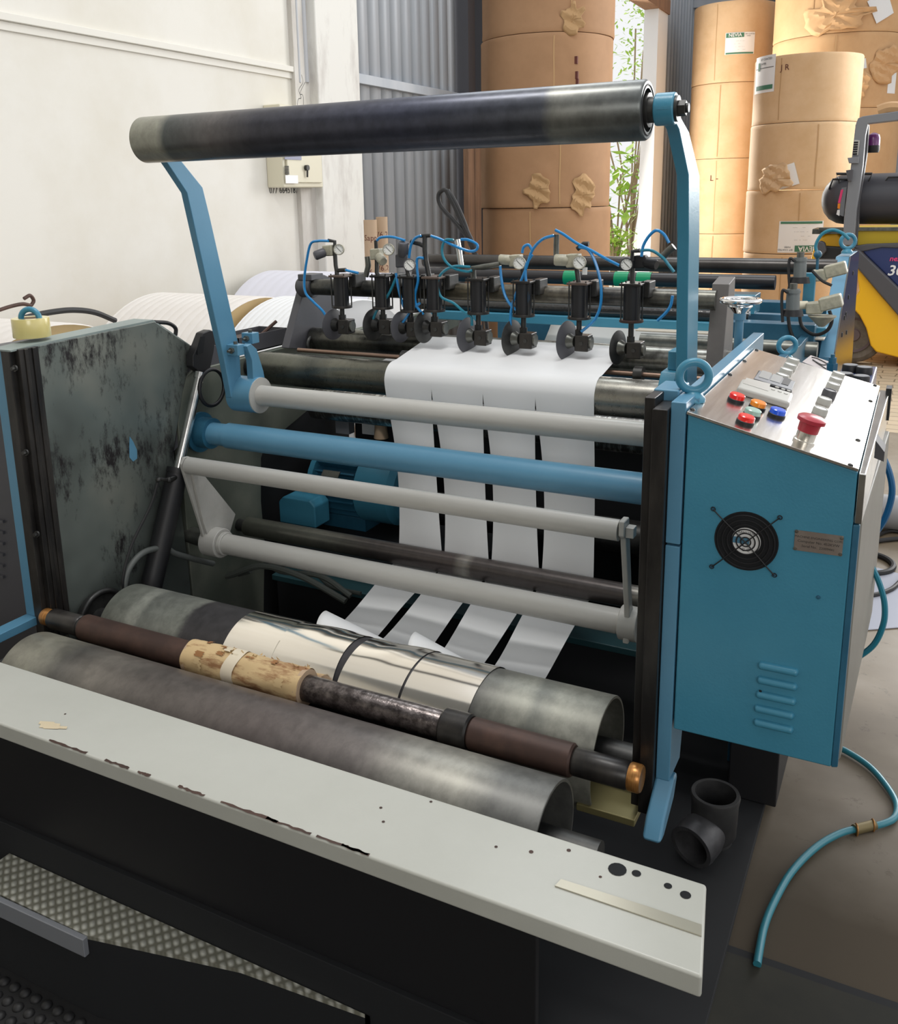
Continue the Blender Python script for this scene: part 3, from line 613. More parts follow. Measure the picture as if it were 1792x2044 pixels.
# swinging frame with its two grey bars
sf = empty('swing_frame', (-1.2, 2.0, .5), 'light grey swing frame of two long tubes joined by end arms', 'swing frame')
G().cyl((-1.828, 1.93, .806), (-.553, 1.93, .806), .0248, n=36).build('upper_tube', GREYB, sf)
G().cyl((-1.82, 2.007, .545), (-.565, 2.007, .545), .0308, n=36).build('lower_tube', GREYB, sf)
arm = [(1.905, .815), (1.915, .835), (1.945, .833), (1.965, .80), (2.03, .60), (2.045, .56), (2.035, .51), (1.99, .505), (1.972, .53)]
G().prism('x', [(1.905, .815), (1.92, .832), (1.94, .83), (1.955, .81), (1.985, .62), (2.035, .57), (2.04, .52), (2.0, .508), (1.978, .53), (1.965, .60)], -1.842, -1.832).build('end_arm', GREYB, sf, bevel=.002)
G().prism('x', [(1.955, .80), (2.11, .60), (2.05, .505), (2.0, .51), (1.965, .62), (1.935, .79)], -1.832, -1.822).build('gusset', GREYB, sf, bevel=.002)
G().cyl((-1.85, 2.007, .545), (-1.79, 2.007, .545), .045, n=36).cyl((-1.79, 2.007, .545), (-1.775, 2.007, .545), .036, n=36).build('clamp_collar', GREYB, sf, bevel=.003)
G().cyl((-1.96, 2.02, .55), (-1.85, 2.007, .545), .026, n=24).build('stub_shaft', STEEL, sf)
G().prism('x', [(1.910, .835), (1.948, .835), (1.955, .80), (1.998, .60), (2.032, .56), (2.04, .51), (1.97, .508), (1.978, .56), (1.972, .60), (1.925, .79), (1.908, .80)], -.550, -.536).build('end_arm', GREYB, sf, bevel=.003)
G().cyl((-.565, 2.007, .545), (-.52, 2.007, .545), .042, n=32).build('clamp_collar', GREYB, sf, bevel=.003)
G().box(-.536, -.517, 1.917, 1.943, .795, .82).build('square_stub', GREYB, sf, bevel=.002)

# rider roller carried by two blue arms
ra = empty('rider_arm', (-1.79, 2.1, .95), 'cranked blue arm holding the left end of the top roller', 'machine arm', 'blue arms of the top roller')
xa = -1.775
fe = YZ([(305, 285), (340, 335), (373, 385), (392, 470), (447, 715), (462, 795)], xa); be = YZ([(482, 765), (478, 690), (472, 668), (421, 440), (405, 374), (368, 328), (330, 280)], xa)
G().prism('x', fe + be, xa - .022, xa).build('arm_plate', BLUE2, ra, bevel=.003)
G().cyl((-1.80, 1.82, 1.702), (-1.784, 1.82, 1.702), .034, n=32).build('end_boss', BLUE2, ra, bevel=.003)
G().cyl((-1.80, 2.13, .983), (-1.712, 2.13, .983), .054, n=48).build('pivot_boss', BLUE2, ra, bevel=.002)
G().cyl((-1.712, 2.13, .983), (-1.709, 2.13, .983), .0535, n=48).build('boss_face', GREYB, ra)
lever = YZ([(463, 680), (476, 678), (494, 722), (500, 752), (485, 765), (478, 735), (470, 700)], -1.745)
G().prism('x', [(2.13, 1.02), (2.172, 1.01), (2.165, 1.05), (2.14, 1.12), (2.115, 1.14), (2.095, 1.135), (2.115, 1.09), (2.115, 1.03)], -1.745, -1.722).build('stop_lever', BLUE2, ra, bevel=.002)
for (y, z) in ((2.085, 1.125), (2.155, 1.15)):
    s_ = G().box(-1.776, -1.735, y - .016, y + .016, z - .016, z + .016).build('stop_block', BLUE2, ra, bevel=.002)
    G().hexa((-1.755, y - .016, z), (0, -1, 0), .009, .008).cyl((-1.755, y - .02, z), (-1.755, y - .036, z), .004, n=10).cyl((-1.755, y + .0, z), (-1.755, y, z + .024), .006, n=8).build('set_screw', STEEL, s_)
rb = empty('rider_arm', (-.45, 2.1, .95), 'cranked blue arm holding the right end of the top roller', 'machine arm', 'blue arms of the top roller')
fe = YZ([(1322, 225), (1330, 260), (1350, 350), (1351, 480), (1348, 790)], -.468); be = [(y + .105, z) for y, z in fe][::-1]
fe[0] = (1.79, 1.70); be[-1] = (1.86, 1.70); be[-2] = (be[-2][0] - .02, be[-2][1])
G().prism('x', fe + be, -.468, -.443).build('arm_plate', BLUE, rb, bevel=.002)
G().cyl((-.475, 1.822, 1.702), (-.437, 1.822, 1.702), .03, n=36).build('bearing_boss', BLUE, rb, bevel=.003)
G().cyl((-.437, 1.822, 1.702), (-.432, 1.822, 1.702), .024, n=32).build('washer', STEELD, rb)
G().hexa((-.432, 1.822, 1.702), (1, 0, 0), .015, .014).cyl((-.418, 1.822, 1.702), (-.413, 1.822, 1.702), .009, n=16).build('hex_bolt', STEELD, rb, bevel=.001)
bk = G().prism('x', [(2.03, .97), (2.06, 1.10), (2.10, 1.145), (2.2, 1.145), (2.2, .97)], -.515, -.478).build('pivot_bracket', BLUE, rb, bevel=.003)
G().hexa((-.497, 2.048, 1.06), (0, -1, .1), .012, .01).cyl((-.497, 2.04, 1.06), (-.497, 2.02, 1.062), .006, n=10).build('hex_nut', BLUED, bk)
G().box(-.505, -.478, 2.12, 2.18, 1.145, 1.19).build('stop_block', BLUE, rb, bevel=.003)
tr = empty('top_roller', (-1.13, 1.82, 1.646), 'long dark steel roller held high between the two blue arms, worn pale at both ends', 'roller')
G().lathe((-1.78, 1.82, 1.702), (1, 0, 0), [(0, .050), (.004, .0562), (1.285, .0562), (1.29, .053), (1.29, .040), (1.278, .040), (1.278, .036)], 56).build('shell', ROLLT, tr)
G().torus((-.4905, 1.82, 1.702), (1, 0, 0), .046, .002).build('end_groove', BLACK, tr)
G().cyl((-.502, 1.82, 1.702), (-.486, 1.82, 1.702), .032, n=32).cyl((-.486, 1.82, 1.702), (-.47, 1.82, 1.702), .024, n=32).cyl((-.5, 1.82, 1.702), (-.45, 1.82, 1.702), .014).build('journal', STEELD, tr)

# air cylinder that lifts the left arm
ac = empty('lift_cylinder', (-1.88, 1.83, .44), 'air lift cylinder with bright rod leaning against the left side frame', 'air cylinder')
pt = onx((397, 755), -1.885); pm = onx((356, 935), -1.885); pb = onx((303, 1165), -1.885)
G().cyl(pm, pt, .0145, n=24).build('rod', BRIGHT, ac)
G().cyl(pt, pt + (pt - pm).normalized() * .018, .017, n=24).build('rod_end', BRIGHT, ac)
G().cyl(pb - (pm - pb) * .3, pm, .031, n=32).cyl(pm - (pm - pb).normalized() * .014, pm, .033, n=32).build('barrel', BLACK, ac)
pf = onx((337, 958), -1.87); G().cyl(pf, pf + Vector((.0, .03, 0)), .008).cyl(pf, onx((318, 956), -1.87), .005, n=10).ball(pf, .009).ball(onx((316, 958), -1.87), .008).build('air_fitting', STEELD, ac)
tag(G().tube([onx(p, -1.872) for p in [(315, 962), (300, 1010), (262, 1090), (245, 1160), (255, 1200)]], .004, 8).build('air_tube', RUBBER), 'thin black air tube dropping from the lift cylinder fitting', 'air tube')
tag(G().tube([onx(p, -1.875) for p in [(247, 1175), (255, 1140), (275, 1112), (298, 1098), (330, 1095), (350, 1105), (385, 1115), (425, 1125)]], .009, 10).build('air_tube', paint('grey_rubber', (.10, .11, .105), .5)), 'thick grey hose looping behind the lift cylinder foot', 'air tube')
sl = empty('slotted_bracket', (-1.88, 2.12, 1.0), 'black slotted bracket above the lift cylinder rod', 'bracket')
pts = YZ([(388, 690), (398, 664), (412, 658), (424, 662), (420, 700), (412, 738), (396, 745), (378, 732), (378, 710)], -1.90)
G().prism('x', pts, -1.915, -1.885).build('cheek', BLACK, sl, bevel=.004)
sp = YZ([(394, 695), (400, 672), (409, 671), (405, 704), (394, 708)], -1.884); G().prism('x', sp, -1.885, -1.883).build('slot', BLACKM, sl)
# rear dark hub plate behind
tag(G().prism('x', YZ([(380, 690), (440, 690), (450, 860), (370, 880), (350, 900)], -1.925), -1.955, -1.93).build('hub_plate', DGREY), 'dark plate behind the left arm pivot', 'machine plate')
tag(G().torus((-1.87, 2.10, 1.0), (1, 0, 0), .055, .006).build('hub_ring', BLACK), 'black ring behind the left blue pivot boss', 'ring')
tag(G().tube([onx(p, -1.93) for p in [(308, 643), (335, 645), (350, 655), (350, 670)]], .006, 8).build('rubber_edge', RUBBER), 'black hose end curling over the top corner of the left frame', 'hose')

# winding drums, shaft, cardboard core
def drum(Y, Z, r, x0, x1, mat, label):
    o = empty('winding_drum', ((x0 + x1) / 2, Y, Z - r), label, 'roller', 'winding drums')
    G().lathe((x0, Y, Z), (1, 0, 0), [(.02, r - .006), (0, r - .006), (0, r - .001), (.002, r), (x1 - x0 - .002, r), (x1 - x0, r - .001), (x1 - x0, r - .006), (x1 - x0 - .06, r - .006)], 96).build('shell', mat, o)
    for a_, b_, c_, d_ in ((x0 + .015, x0 + .02, max(x0 - .12, -1.916), x0 + .016), (x1 - .06, x1 - .056, x1 - .056, min(x1 + .085, -.40))):
        G().cyl((a_, Y, Z), (b_, Y, Z), r - .012, n=48).build('end_disc', BLACKM, o); G().cyl((c_, Y, Z), (d_, Y, Z), .032, n=28).build('journal', STEELD, o)
    return o
drum(1.61, .45, .116, -1.78, -.472, DRUMB, 'rear steel winding drum partly wrapped in silver foil strips')
drum(1.33, .433, .113, -1.815, -.485, DRUMF, 'front bare brown-grey winding drum behind the grey shelf')
tag(G().torus((-1.89, 1.62, .45), (1, 0, 0), .075, .008).cyl((-1.915, 1.62, .45), (-1.89, 1.62, .45), .07).build('bearing_ring', STEELD), 'dark bearing ring where the rear drum meets the left frame', 'bearing')
ws = empty('winding_shaft', (-1.15, 1.465, .49), 'rusty stepped winding shaft resting between the two drums', 'shaft')
SY, SZ = 1.468, .514
def seg(name, x0, x1, r, m, bev=.001, n=32): return G().lathe((x0, SY, SZ), (1, 0, 0), [(0, r * .9), (.004, r), (x1 - x0 - .004, r), (x1 - x0, r * .9)], n).build(name, m, ws)
def xs(px, py): v = ray((px, py)); return v.x * SY / v.y
seg('orange_tip', xs(90, 1236), xs(106, 1240), .022, BRASS); seg('black_end', xs(106, 1240), xs(163, 1254), .0265, GREASE)
seg('collar', xs(160, 1250), xs(172, 1256), .023, STEELD); seg('left_sleeve', xs(170, 1258), xs(386, 1310), .033, RUST)
seg('middle_shaft', xs(386, 1310), xs(925, 1455), .0285, PITTED); seg('black_collar', xs(885, 1450), xs(940, 1462), .036, GREASE)
seg('right_sleeve', xs(940, 1462), xs(1145, 1520), .032, RUST); seg('black_end', xs(1145, 1520), xs(1256, 1560), .0265, GREASE); seg('orange_tip', xs(1254, 1560), xs(1281, 1568), .026, BRASS)
cc = empty('cardboard_core', (xs(495, 1335), SY, SZ - .04), 'cardboard core with torn brown and white paper stuck on it, sleeved on the shaft', 'cardboard core')
xc0, xc1 = xs(383, 1306), xs(612, 1364)
rn = random.Random(4)
def cf(u, v):
    a = v * 2 * pi; r = .041 + .0012 * sin(a * 5 + u * 9) + .0008 * sin(u * 50 + a * 3); return (xc0 + u * (xc1 - xc0), SY + cos(a) * r, SZ + sin(a) * r)
G().grid(cf, 60, 64).build('tube', CORE, cc, angle=80); G().pipe((xc1 - .01, SY, SZ), (xc1 + .001, SY, SZ), .0405, .029).build('cut_end', CARD, cc); G().pipe((xc0, SY, SZ), (xc0 + .01, SY, SZ), .0405, .029).build('cut_end', CARD, cc)
def cband(u0, u1, a0, a1, lift, m, nm, wig=.004):
    def f(u, v): a = a0 + (a1 - a0) * v; r = .042 + lift; return (xc0 + (u0 + (u1 - u0) * u) * (xc1 - xc0) + wig * sin(v * 14), SY + cos(a) * r, SZ + sin(a) * r)
    return G().grid(f, 4, 24).build(nm, m, cc)
cband(.38, .48, -1, 4, .0015, paint('masking_tape', (.70, .62, .48), .7), 'tape_band')
for k in range(16):
    u = rn.uniform(.05, .9); a = rn.uniform(.9, 3.6); cband(u, u + rn.uniform(.02, .07), a, a + rn.uniform(.1, .5), rn.uniform(.0008, .003), paint('paper_scrap%d' % k, rn.choice([(.62, .54, .40), (.26, .11, .04), (.30, .14, .05), (.52, .38, .2)]), .8), 'paper_scrap', .002)
g = G()
for k in range(22):
    u = rn.uniform(.25, .6) if k % 2 else rn.uniform(.6, 1); a = rn.uniform(1.1, 1.9); x = xc0 + u * (xc1 - xc0); p = Vector((x, SY + cos(a) * .042, SZ + sin(a) * .042)); d = Vector((rn.uniform(-1, 1), cos(a) + rn.uniform(-.5, .5), sin(a))).normalized()
    t = Vector((1, 0, 0)) * .004; L_ = rn.uniform(.004, .011); g.add([p - t, p + t, p + d * L_ + t * rn.uniform(-1, 1)], [(0, 1, 2)])
g.build('paper_shreds', CORE, cc)
# lower idler and the big rear guide roller
idl = empty('idler_roller', (-1.15, 2.237, .475), 'thin worn idler roller low behind the grey swing frame', 'roller')
G().cyl((-1.885, 2.237, .508), (-.36, 2.237, .508), .0315, n=32).build('shell', band('idler_skin', .76, [(0, (.14, .145, .12)), (.2, (.20, .20, .17)), (.33, (.10, .09, .085)), (.52, (.12, .10, .095)), (.545, (.35, .33, .30)), (.56, (.12, .105, .10)), (.85, (.13, .115, .11)), (.88, (.38, .37, .33)), (1, (.30, .29, .26))], .3, .7, .015, mottle=.1), idl)
G().cyl((-1.921, 2.237, .508), (-1.885, 2.237, .508), .02).build('journal', STEELD, idl)
gr = empty('guide_roller', (-1.15, 2.343, .97), 'thick steel guide roller that the white paper bends over', 'roller')
G().cyl((-1.86, 2.343, 1.02), (-.36, 2.343, 1.02), .052, n=56).build('shell', band('guide_skin', .75, [(0, (.09, .095, .08)), (.12, (.15, .155, .13)), (.17, (.09, .095, .085)), (.22, (.17, .17, .14)), (.35, (.12, .12, .10)), (.6, (.2, .2, .18)), (.78, (.32, .31, .27)), (1, (.26, .25, .23))], .26, .8, .02, mottle=.1), gr)
G().cyl((-1.921, 2.343, 1.02), (-1.86, 2.343, 1.02), .03).build('journal', STEELD, gr)
# chromed roll partly visible behind the strips, between the bars at right
xbar('press_roller', 2.62, .845, .055, -1.86, -.36, paint('scratched_steel', (.16, .15, .14), .25, .8, c2=(.6, .6, .56), ns=30, stretch=(3, .6, .6), lo=.5, hi=.62), 'scratched steel roller seen right of the paper strips', 'roller')
xbar('lower_roller', 2.88, .42, .06, -1.86, -.36, STEELD, 'dark dusty roller low behind the right swing arm', 'roller')

# ---------------------------------------------------------------- paper strips
edges_bot = [(-1.333, -1.184), (-1.178, -1.032), (-1.026, -.877), (-.871, -.719)]
edges_top = [(-1.377, -1.221), (-1.221, -1.058), (-1.058, -.901), (-.901, -.735)]
def lerp(a, b, t): return a + (b - a) * t
prof_pts = []   # (y, z, key)
for k in range(5): prof_pts.append((lerp(2.60, 2.36, k / 4), lerp(1.118, 1.074, k / 4), 0, 'top'))
for k in range(9): a = pi / 2 + (pi / 2 - .05) * k / 8; prof_pts.append((2.343 + .0532 * cos(a), 1.02 + .0532 * sin(a), 0, 'wrap'))
for k in range(1, 17): t = k / 16; prof_pts.append((lerp(2.2898, 2.2702, t) + .004 * sin(t * 3.1), lerp(1.0, .508, t), t, 'fall'))
for k in range(1, 7): a = -pi / 2 * k / 6; prof_pts.append((2.237 + .033 * cos(a), .508 + .033 * sin(a), 1, 'idl'))
for k in range(1, 13):
    t = k / 12; prof_pts.append((lerp(2.237, 1.745, t), lerp(.475, .40, t) - .042 * sin(pi * t) + .012 * sin(2 * pi * t), 1 + t, 'run'))
bow = [(0, 0), (.0, .0), (0, 0), (0, 0)]
names = ['leftmost white paper strip falling over the guide roller', 'second white paper strip from the left of the four', 'third white paper strip from the left, gap on both sides', 'rightmost white paper strip, next to the bare roller end']
for i in range(4):
    st = empty('paper_strip', ((edges_bot[i][0] + edges_bot[i][1]) / 2, 2.2, .35), names[i], 'paper strip', 'slit paper strips on the winder')
    def sf_(u, v, i=i):
        k = u * (len(prof_pts) - 1); j = min(int(k), len(prof_pts) - 2); f = k - j
        a, b = prof_pts[j], prof_pts[j + 1]; y, z, t = lerp(a[0], b[0], f), lerp(a[1], b[1], f), lerp(a[2], b[2], f)
        tt = min(t, 1); l = lerp(edges_top[i][0], edges_bot[i][0], tt); r = lerp(edges_top[i][1], edges_bot[i][1], tt)
        if t <= 1: gp = .0105 * sin(pi * min(1, max(0, (t - .02) / .98))) ** .8 if t > .02 else 0; l += gp; r -= gp * (1 if i < 3 else .2)
        else:
            s_ = t - 1; l2, r2 = (-1.379, -1.232, -1.045, -.89)[i], (-1.236, -1.068, -.905, -.736)[i]; l = lerp(l, l2, s_); r = lerp(r, r2, s_)
            gp = (.006, .012, .010, .004)[i] * sin(pi * s_); l += gp; r -= gp
            z += .012 * sin(s_ * 5 + i * 1.7) * s_ * (1 - s_) * 4 * (v - .5) + .004 * sin(i + 3 * s_); 
        x = lerp(l, r, v); curl = .0
        if 0 < t < 1: y += .012 * (2 * v - 1) ** 2 * sin(pi * t) 
        return (x, y, z)
    G().grid(sf_, 110, 8).build('white_side', WHITEP, st, angle=70)
    x0, x1 = (-1.381, -1.236, -1.046, -.892)[i], (-1.239, -1.064, -.8935, -.736)[i]
    rn = random.Random(20 + i); kk = rn.uniform(0, 6)
    def ff(u, v, i=i, x0=x0, x1=x1, kk=kk):
        a = RD(-32) + RD(190) * u; lift = .0022 + .0025 * max(0, sin(u * 9 + v * 5 + kk)) * max(0, 1 - abs(u - .45) * 3) * (1.6 if i in (1, 2) else .3)
        r = .116 + lift; x = lerp(x0, x1, v) + .006 * sin(u * 5 + kk) * (1 if 0 < i else .4) - (.004 * u if i == 2 else 0); return (x, 1.61 + cos(a) * r, .45 + sin(a) * r)
    G().grid(ff, 60, 16).build('foil_side', FOIL, st, angle=80)
def curlf(u, v): a = RD(60) - RD(150) * u; return (lerp(-1.29, -1.09, v) + .02 * sin(u * 4), 1.70 + .045 * cos(a) * (1 - .5 * v) + .03 * u, .525 + .03 * sin(a) + .008 * v)
def curl(x0, x1, dy, tilt, lab):
    def f(u, v): a = lerp(RD(150), RD(-40), u); r = .048 * (1 - .55 * v * tilt); return (lerp(x0, x1, v) - .03 * u * (1 - v), 1.705 + dy + r * cos(a), .505 + r * .8 * sin(a) - .02 * v)
    tag(G().grid(f, 16, 10).build('paper_curl', WHITEP, solid=.0008), lab, 'paper offcut', 'curled strip edges behind the foil drum')
curl(-1.24, -1.07, .035, .9, 'small curled white paper edge behind the left of the foiled drum'); curl(-.98, -.86, .03, .8, 'folded white paper corner behind the right of the foiled drum')
# incoming web behind the knives
def wf(u, v):
    P = [(3.74, 1.045), (3.68, .99), (3.60, .93), (3.45, .90), (3.1, .9), (2.9, .95)]; k = u * 5; j = min(int(k), 4); f = k - j
    return (lerp(-1.385, -.60, v), lerp(P[j][0], P[j + 1][0], f), lerp(P[j][1], P[j + 1][1], f) + .006 * sin(v * 9))
tag(G().grid(wf, 30, 10).build('paper_web', PAPERG, solid=.001), 'greyish white paper web coming up from the back machine', 'paper web')

# ---------------------------------------------------------------- front shelf, guard, step, mat
sh = empty('front_shelf', (-1.1, 1.12, .51), 'long pale grey painted steel shelf across the front with chipped edge', 'shelf')
G().prism('z', [(-2.05, 1.04), (-2.05, 1.212), (-.20, 1.212), (-.17, 1.04)], .514, .55).build('shelf_plate', GREYP, sh, bevel=.005, seg=3)
rn = random.Random(3)
g = G()
def chip(g, x, y, z, L_, wd, nrm):
    pts = []; n = 11
    for k in range(n): t = k / (n - 1); pts.append((t * L_, wd * rn.uniform(.3, 1)))
    for k in range(n): t = 1 - k / (n - 1); pts.append((t * L_, -wd * rn.uniform(.1, .8)))
    g.add([(x + a, y + (b if nrm == 'z' else 0), z + (b if nrm == 'y' else 0)) for a, b in pts], [tuple(range(len(pts)))])
for px, L_ in ((90, .10), (200, .06), (265, .03), (345, .06), (430, .12), (520, .09), (620, .10), (670, .05)):
    q = onz((px, 1478 + (px - 80) * .375), .55); g = G(); chip(g, q.x, 1.043, .5503, L_, .005, 'z'); g.build('edge_rust', RUST, sh)
g = G()
for px, py in ((1135, 1697), (1198, 1750), (860, 1600), (760, 1612), (765, 1640), (990, 1690), (1060, 1700), (130, 1425)):
    q = onz((px, py), .5506); g.lathe(q, (0, 0, 1), [(0, rn.uniform(.002, .004)), (.0002, .001)], 7)
g.build('dirt_specks', RUST, sh)
q = onz((85, 1452), .5508); g = G()
for k in range(7): a = rn.uniform(-.3, .5); c_ = q + Vector((rn.uniform(-.02, .02), rn.uniform(-.006, .006), 0)); g.add([c_, c_ + Vector((.03, .012, .0006)), c_ + Vector((.026, .018, .0014)), c_ + Vector((-.004, .008, .001))], [(0, 1, 2, 3)])
g.build('tape_residue', paint('tape_residue', (.60, .50, .33), .25, coat=.8), sh)
# slotted end of the shelf: bare strip, holes, scrapes
G().prism('z', [tuple(onz(p, .552).xy) for p in [(1107, 1768), (1120, 1755), (1300, 1812), (1400, 1846), (1400, 1868)]], .5505, .5525).build('metal_strip', paint('pale_strip', (.50, .47, .38), .35, .5), sh)
for (px, py, r) in ((1232, 1735, .014), (1270, 1743, .007), (1333, 1768, .006), (1368, 1786, .008)):
    q = onz((px, py), .5508); G().lathe(q, (0, 0, 1), [(0, r), (.0003, r * .9)], 14).build('bolt_hole', BLACKM, sh)
gp = empty('front_guard', (-1.15, 1.1, 0), 'black sheet guard under the grey shelf', 'guard panel')
G().box(-2.3, -.42, 1.085, 1.10, .27, .514).build('upper_sheet', BLACK, gp, bevel=.002)
G().box(-2.3, -.42, 1.075, 1.09, .0, .27).build('lower_sheet', BLACKM, gp, bevel=.002)
st = empty('tread_step', (-1.5, 1.0, 0), 'low step with a light chequered tread plate and dark front', 'step')
fp = [tuple(onz(p, .2).xy) for p in [(-60, 1760), (0, 1785), (175, 1868), (190, 1871), (480, 1935), (750, 1992)]]
pl = [(fp[0][0], 1.073)] + fp + [(fp[-1][0] + .01, 1.073)]
pl = [(x, min(y, 1.073)) for x, y in pl]
G().prism('z', pl, .192, .2).build('tread_plate', TREAD, st)
pl2 = pl
G().prism('z', pl2, 0, .192).build('step_body', BLACKM, st)
e0, e1 = fp[0], fp[2]; d_ = Vector((e1[0] - e0[0], e1[1] - e0[1], 0)).normalized(); n_ = Vector((d_.y, -d_.x, 0))
mid = Vector(((e0[0] + e1[0]) / 2, (e0[1] + e1[1]) / 2, .180)) + n_ * .006
G().obox(mid, d_, n_, (0, 0, 1), (Vector(e1) - Vector(e0)).length / 2, .006, .02).build('front_lip', MGREY, st, bevel=.002)
g = G(); mt = empty('rubber_mat', (-1.35, .85, 0), 'black rubber mat with round studs on the floor at the lower left', 'mat')
G().box(-1.95, -.9, .62, 1.0, .0, .012).build('mat_base', RUBBER, mt)
cnt = 0
for i in range(34):
    for j in range(12):
        x = -1.94 + .031 * i + (.0155 if j % 2 else 0); y = .64 + .029 * j; g.ball((x, y, .012), .0115, 10, .8)
tag(g.build('stud_field', RUBBER, mt), kind='stuff')
# base under the machine
bp = empty('base_plate', (-.9, 1.8, 0), 'black greasy base plate under the winder', 'base plate')
G().box(-2.0, -.232, 1.105, 3.3, 0, .0195).build('plate', BLACKM, bp, bevel=.002)
G().box(-1.92, -.355, 2.96, 2.98, .02, .88).build('rear_backdrop', BLACKM, bp); G().box(-1.99, -1.97, 1.95, 2.99, .02, .90).build('left_backdrop', BLACKM, bp)  # black sheets added as a dark backdrop for the machine's shaded interior
tag(G().box(-.325, -.205, 2.2, 3.2, .02, .59).build('cabinet_pedestal', BLACK, bevel=.004), 'black pedestal under the blue control cabinet', 'pedestal')
tag(G().box(-.50, -.385, 1.50, 1.60, .385, .40).build('brass_shim', paint('dull_brass', (.25, .22, .10), .5, .4), bevel=.002), 'dull brass plate under the right end of the winding shaft', 'plate')
# pipe fitting
ef = empty('pipe_elbow', (-.33, 1.95, .02), 'black cast pipe elbow with two open mouths on the base plate', 'pipe fitting')
c = onz((1428, 1582), .17); dv = Vector((-.25, -.80, -.16)).normalized()
G().lathe(c + Vector((0, 0, -.125)), (0, 0, 1), [(0, .040), (.02, .052), (.10, .054), (.119, .057), (.125, .055), (.125, .047), (.0, .044)], 40, False).build('upright_mouth', paint('cast_iron', (.03, .03, .032), .5, .2, c2=(.05, .05, .05), ns=20), ef)
dv = Vector((-.32, -.9, -.12)).normalized(); c2_ = Vector((c.x, c.y, .088)) + dv * .10
G().lathe(c2_ - dv * .10, dv, [(0, .038), (.05, .052), (.085, .054), (.1, .052), (.1, .042), (.0, .030)], 40, False).build('side_mouth', paint('cast_iron2', (.045, .045, .05), .4, .3, c2=(.08, .08, .085), ns=30), ef)
# motor seen between the bars
mo = empty('electric_motor', (-1.62, 2.62, .40), 'blue finned electric motor behind the grey bars', 'motor')
my, mz, mr = 2.68, .545, .125
def mx(px, py): v = ray((px, py)); return v.x * (my - .1) / v.y
x0_, x1_, x2_ = mx(655, 1000), mx(712, 1000), mx(785, 1000)
G().lathe((x1_, my, mz), (1, 0, 0), [(0, mr), (x2_ - x1_ - .02, mr), (x2_ - x1_, mr - .02), (x2_ - x1_ + .002, .02)], 40).build('fan_cover', BLUE, mo)
g = G().cyl((x0_ - .06, my, mz), (x1_, my, mz), mr - .03, n=40)
for k in range(22): a = 2 * pi * k / 22; u = Vector((0, cos(a), sin(a))); g.obox(Vector(((x0_ - .05 + x1_ - .005) / 2, my, mz)) + u * (mr - .014), (1, 0, 0), u, u.cross(Vector((1, 0, 0))), (x1_ - x0_ + .045) / 2, .014, .003)
g.build('finned_body', BLUED, mo)
G().cyl((x0_ - .075, my, mz), (x0_ - .055, my, mz), mr).build('end_bell', BLUE, mo)
q0, q1 = ony((565, 985), 2.5), ony((640, 1050), 2.5); G().prism('y', [(q0.x, q1.z), (q0.x, q0.z - .02), (q0.x + .02, q0.z), (q1.x - .02, q0.z), (q1.x, q0.z - .02), (q1.x, q1.z)], 2.47, 2.56).build('terminal_box', BLUE, mo, bevel=.006)
q = ony((660, 946), 2.56); G().obox(q, (1, 0, 0), (0, -.7, .7), (0, .7, .7), .035, .002, .012).build('rating_plate', STEEL, mo)
G().box(x0_ - .06, x1_, my - .05, my + .09, .386, .46).build('foot', BLUED, mo)
tag(G().box(-1.91, -1.2, 2.4, 2.81, .02, .385).build('motor_plinth', BLACKM, bevel=.003), 'dark plinth under the blue motor', 'plinth')
# second grey plate of the back frame
tag(G().prism('x', [(2.0, .021), (2.0, 1.02), (2.08, 1.052), (3.9, 1.052), (3.9, .95), (2.9, .88), (2.64, .80), (2.40, .735), (2.375, .70), (2.36, .55), (2.365, .4), (2.32, .021)], -1.95, -1.922).build('rear_side_plate', paint('greenish_plate', (.15, .17, .14), .5, .4, c2=(.22, .23, .19), ns=5), bevel=.003), 'greenish grey rear side plate behind the left pivot', 'machine plate')
for k, ps in enumerate(([(350, 1120), (400, 1140), (450, 1150), (520, 1130), (600, 1150), (690, 1200)], [(520, 1110), (560, 1140), (640, 1150), (700, 1190)], [(360, 1165), (420, 1160), (500, 1140)], [(560, 1115), (620, 1135), (660, 1170), (720, 1185)])):
    tag(G().tube([ony(p, 2.16 + .03 * k) for p in ps], .010 - .001 * k, 8).build('floor_cable', paint('cable%d' % k, (.08, .09, .08), .6)), ('thick grey cable low behind the swing frame, running furthest left', 'grey cable low behind the swing frame, crossing under the motor', 'short pale cable low behind the lift cylinder', 'thin grey cable ending behind the left paper strip')[k], 'cable')
# blue light sheet/dark green sheet under bar right
tag(G().box(-1.85, -.37, 2.30, 2.5, .30, .32).build('lower_tray', paint('dark_teal', (.02, .06, .07), .4), bevel=.003), 'dark teal tray edge low behind the paper strips', 'tray')
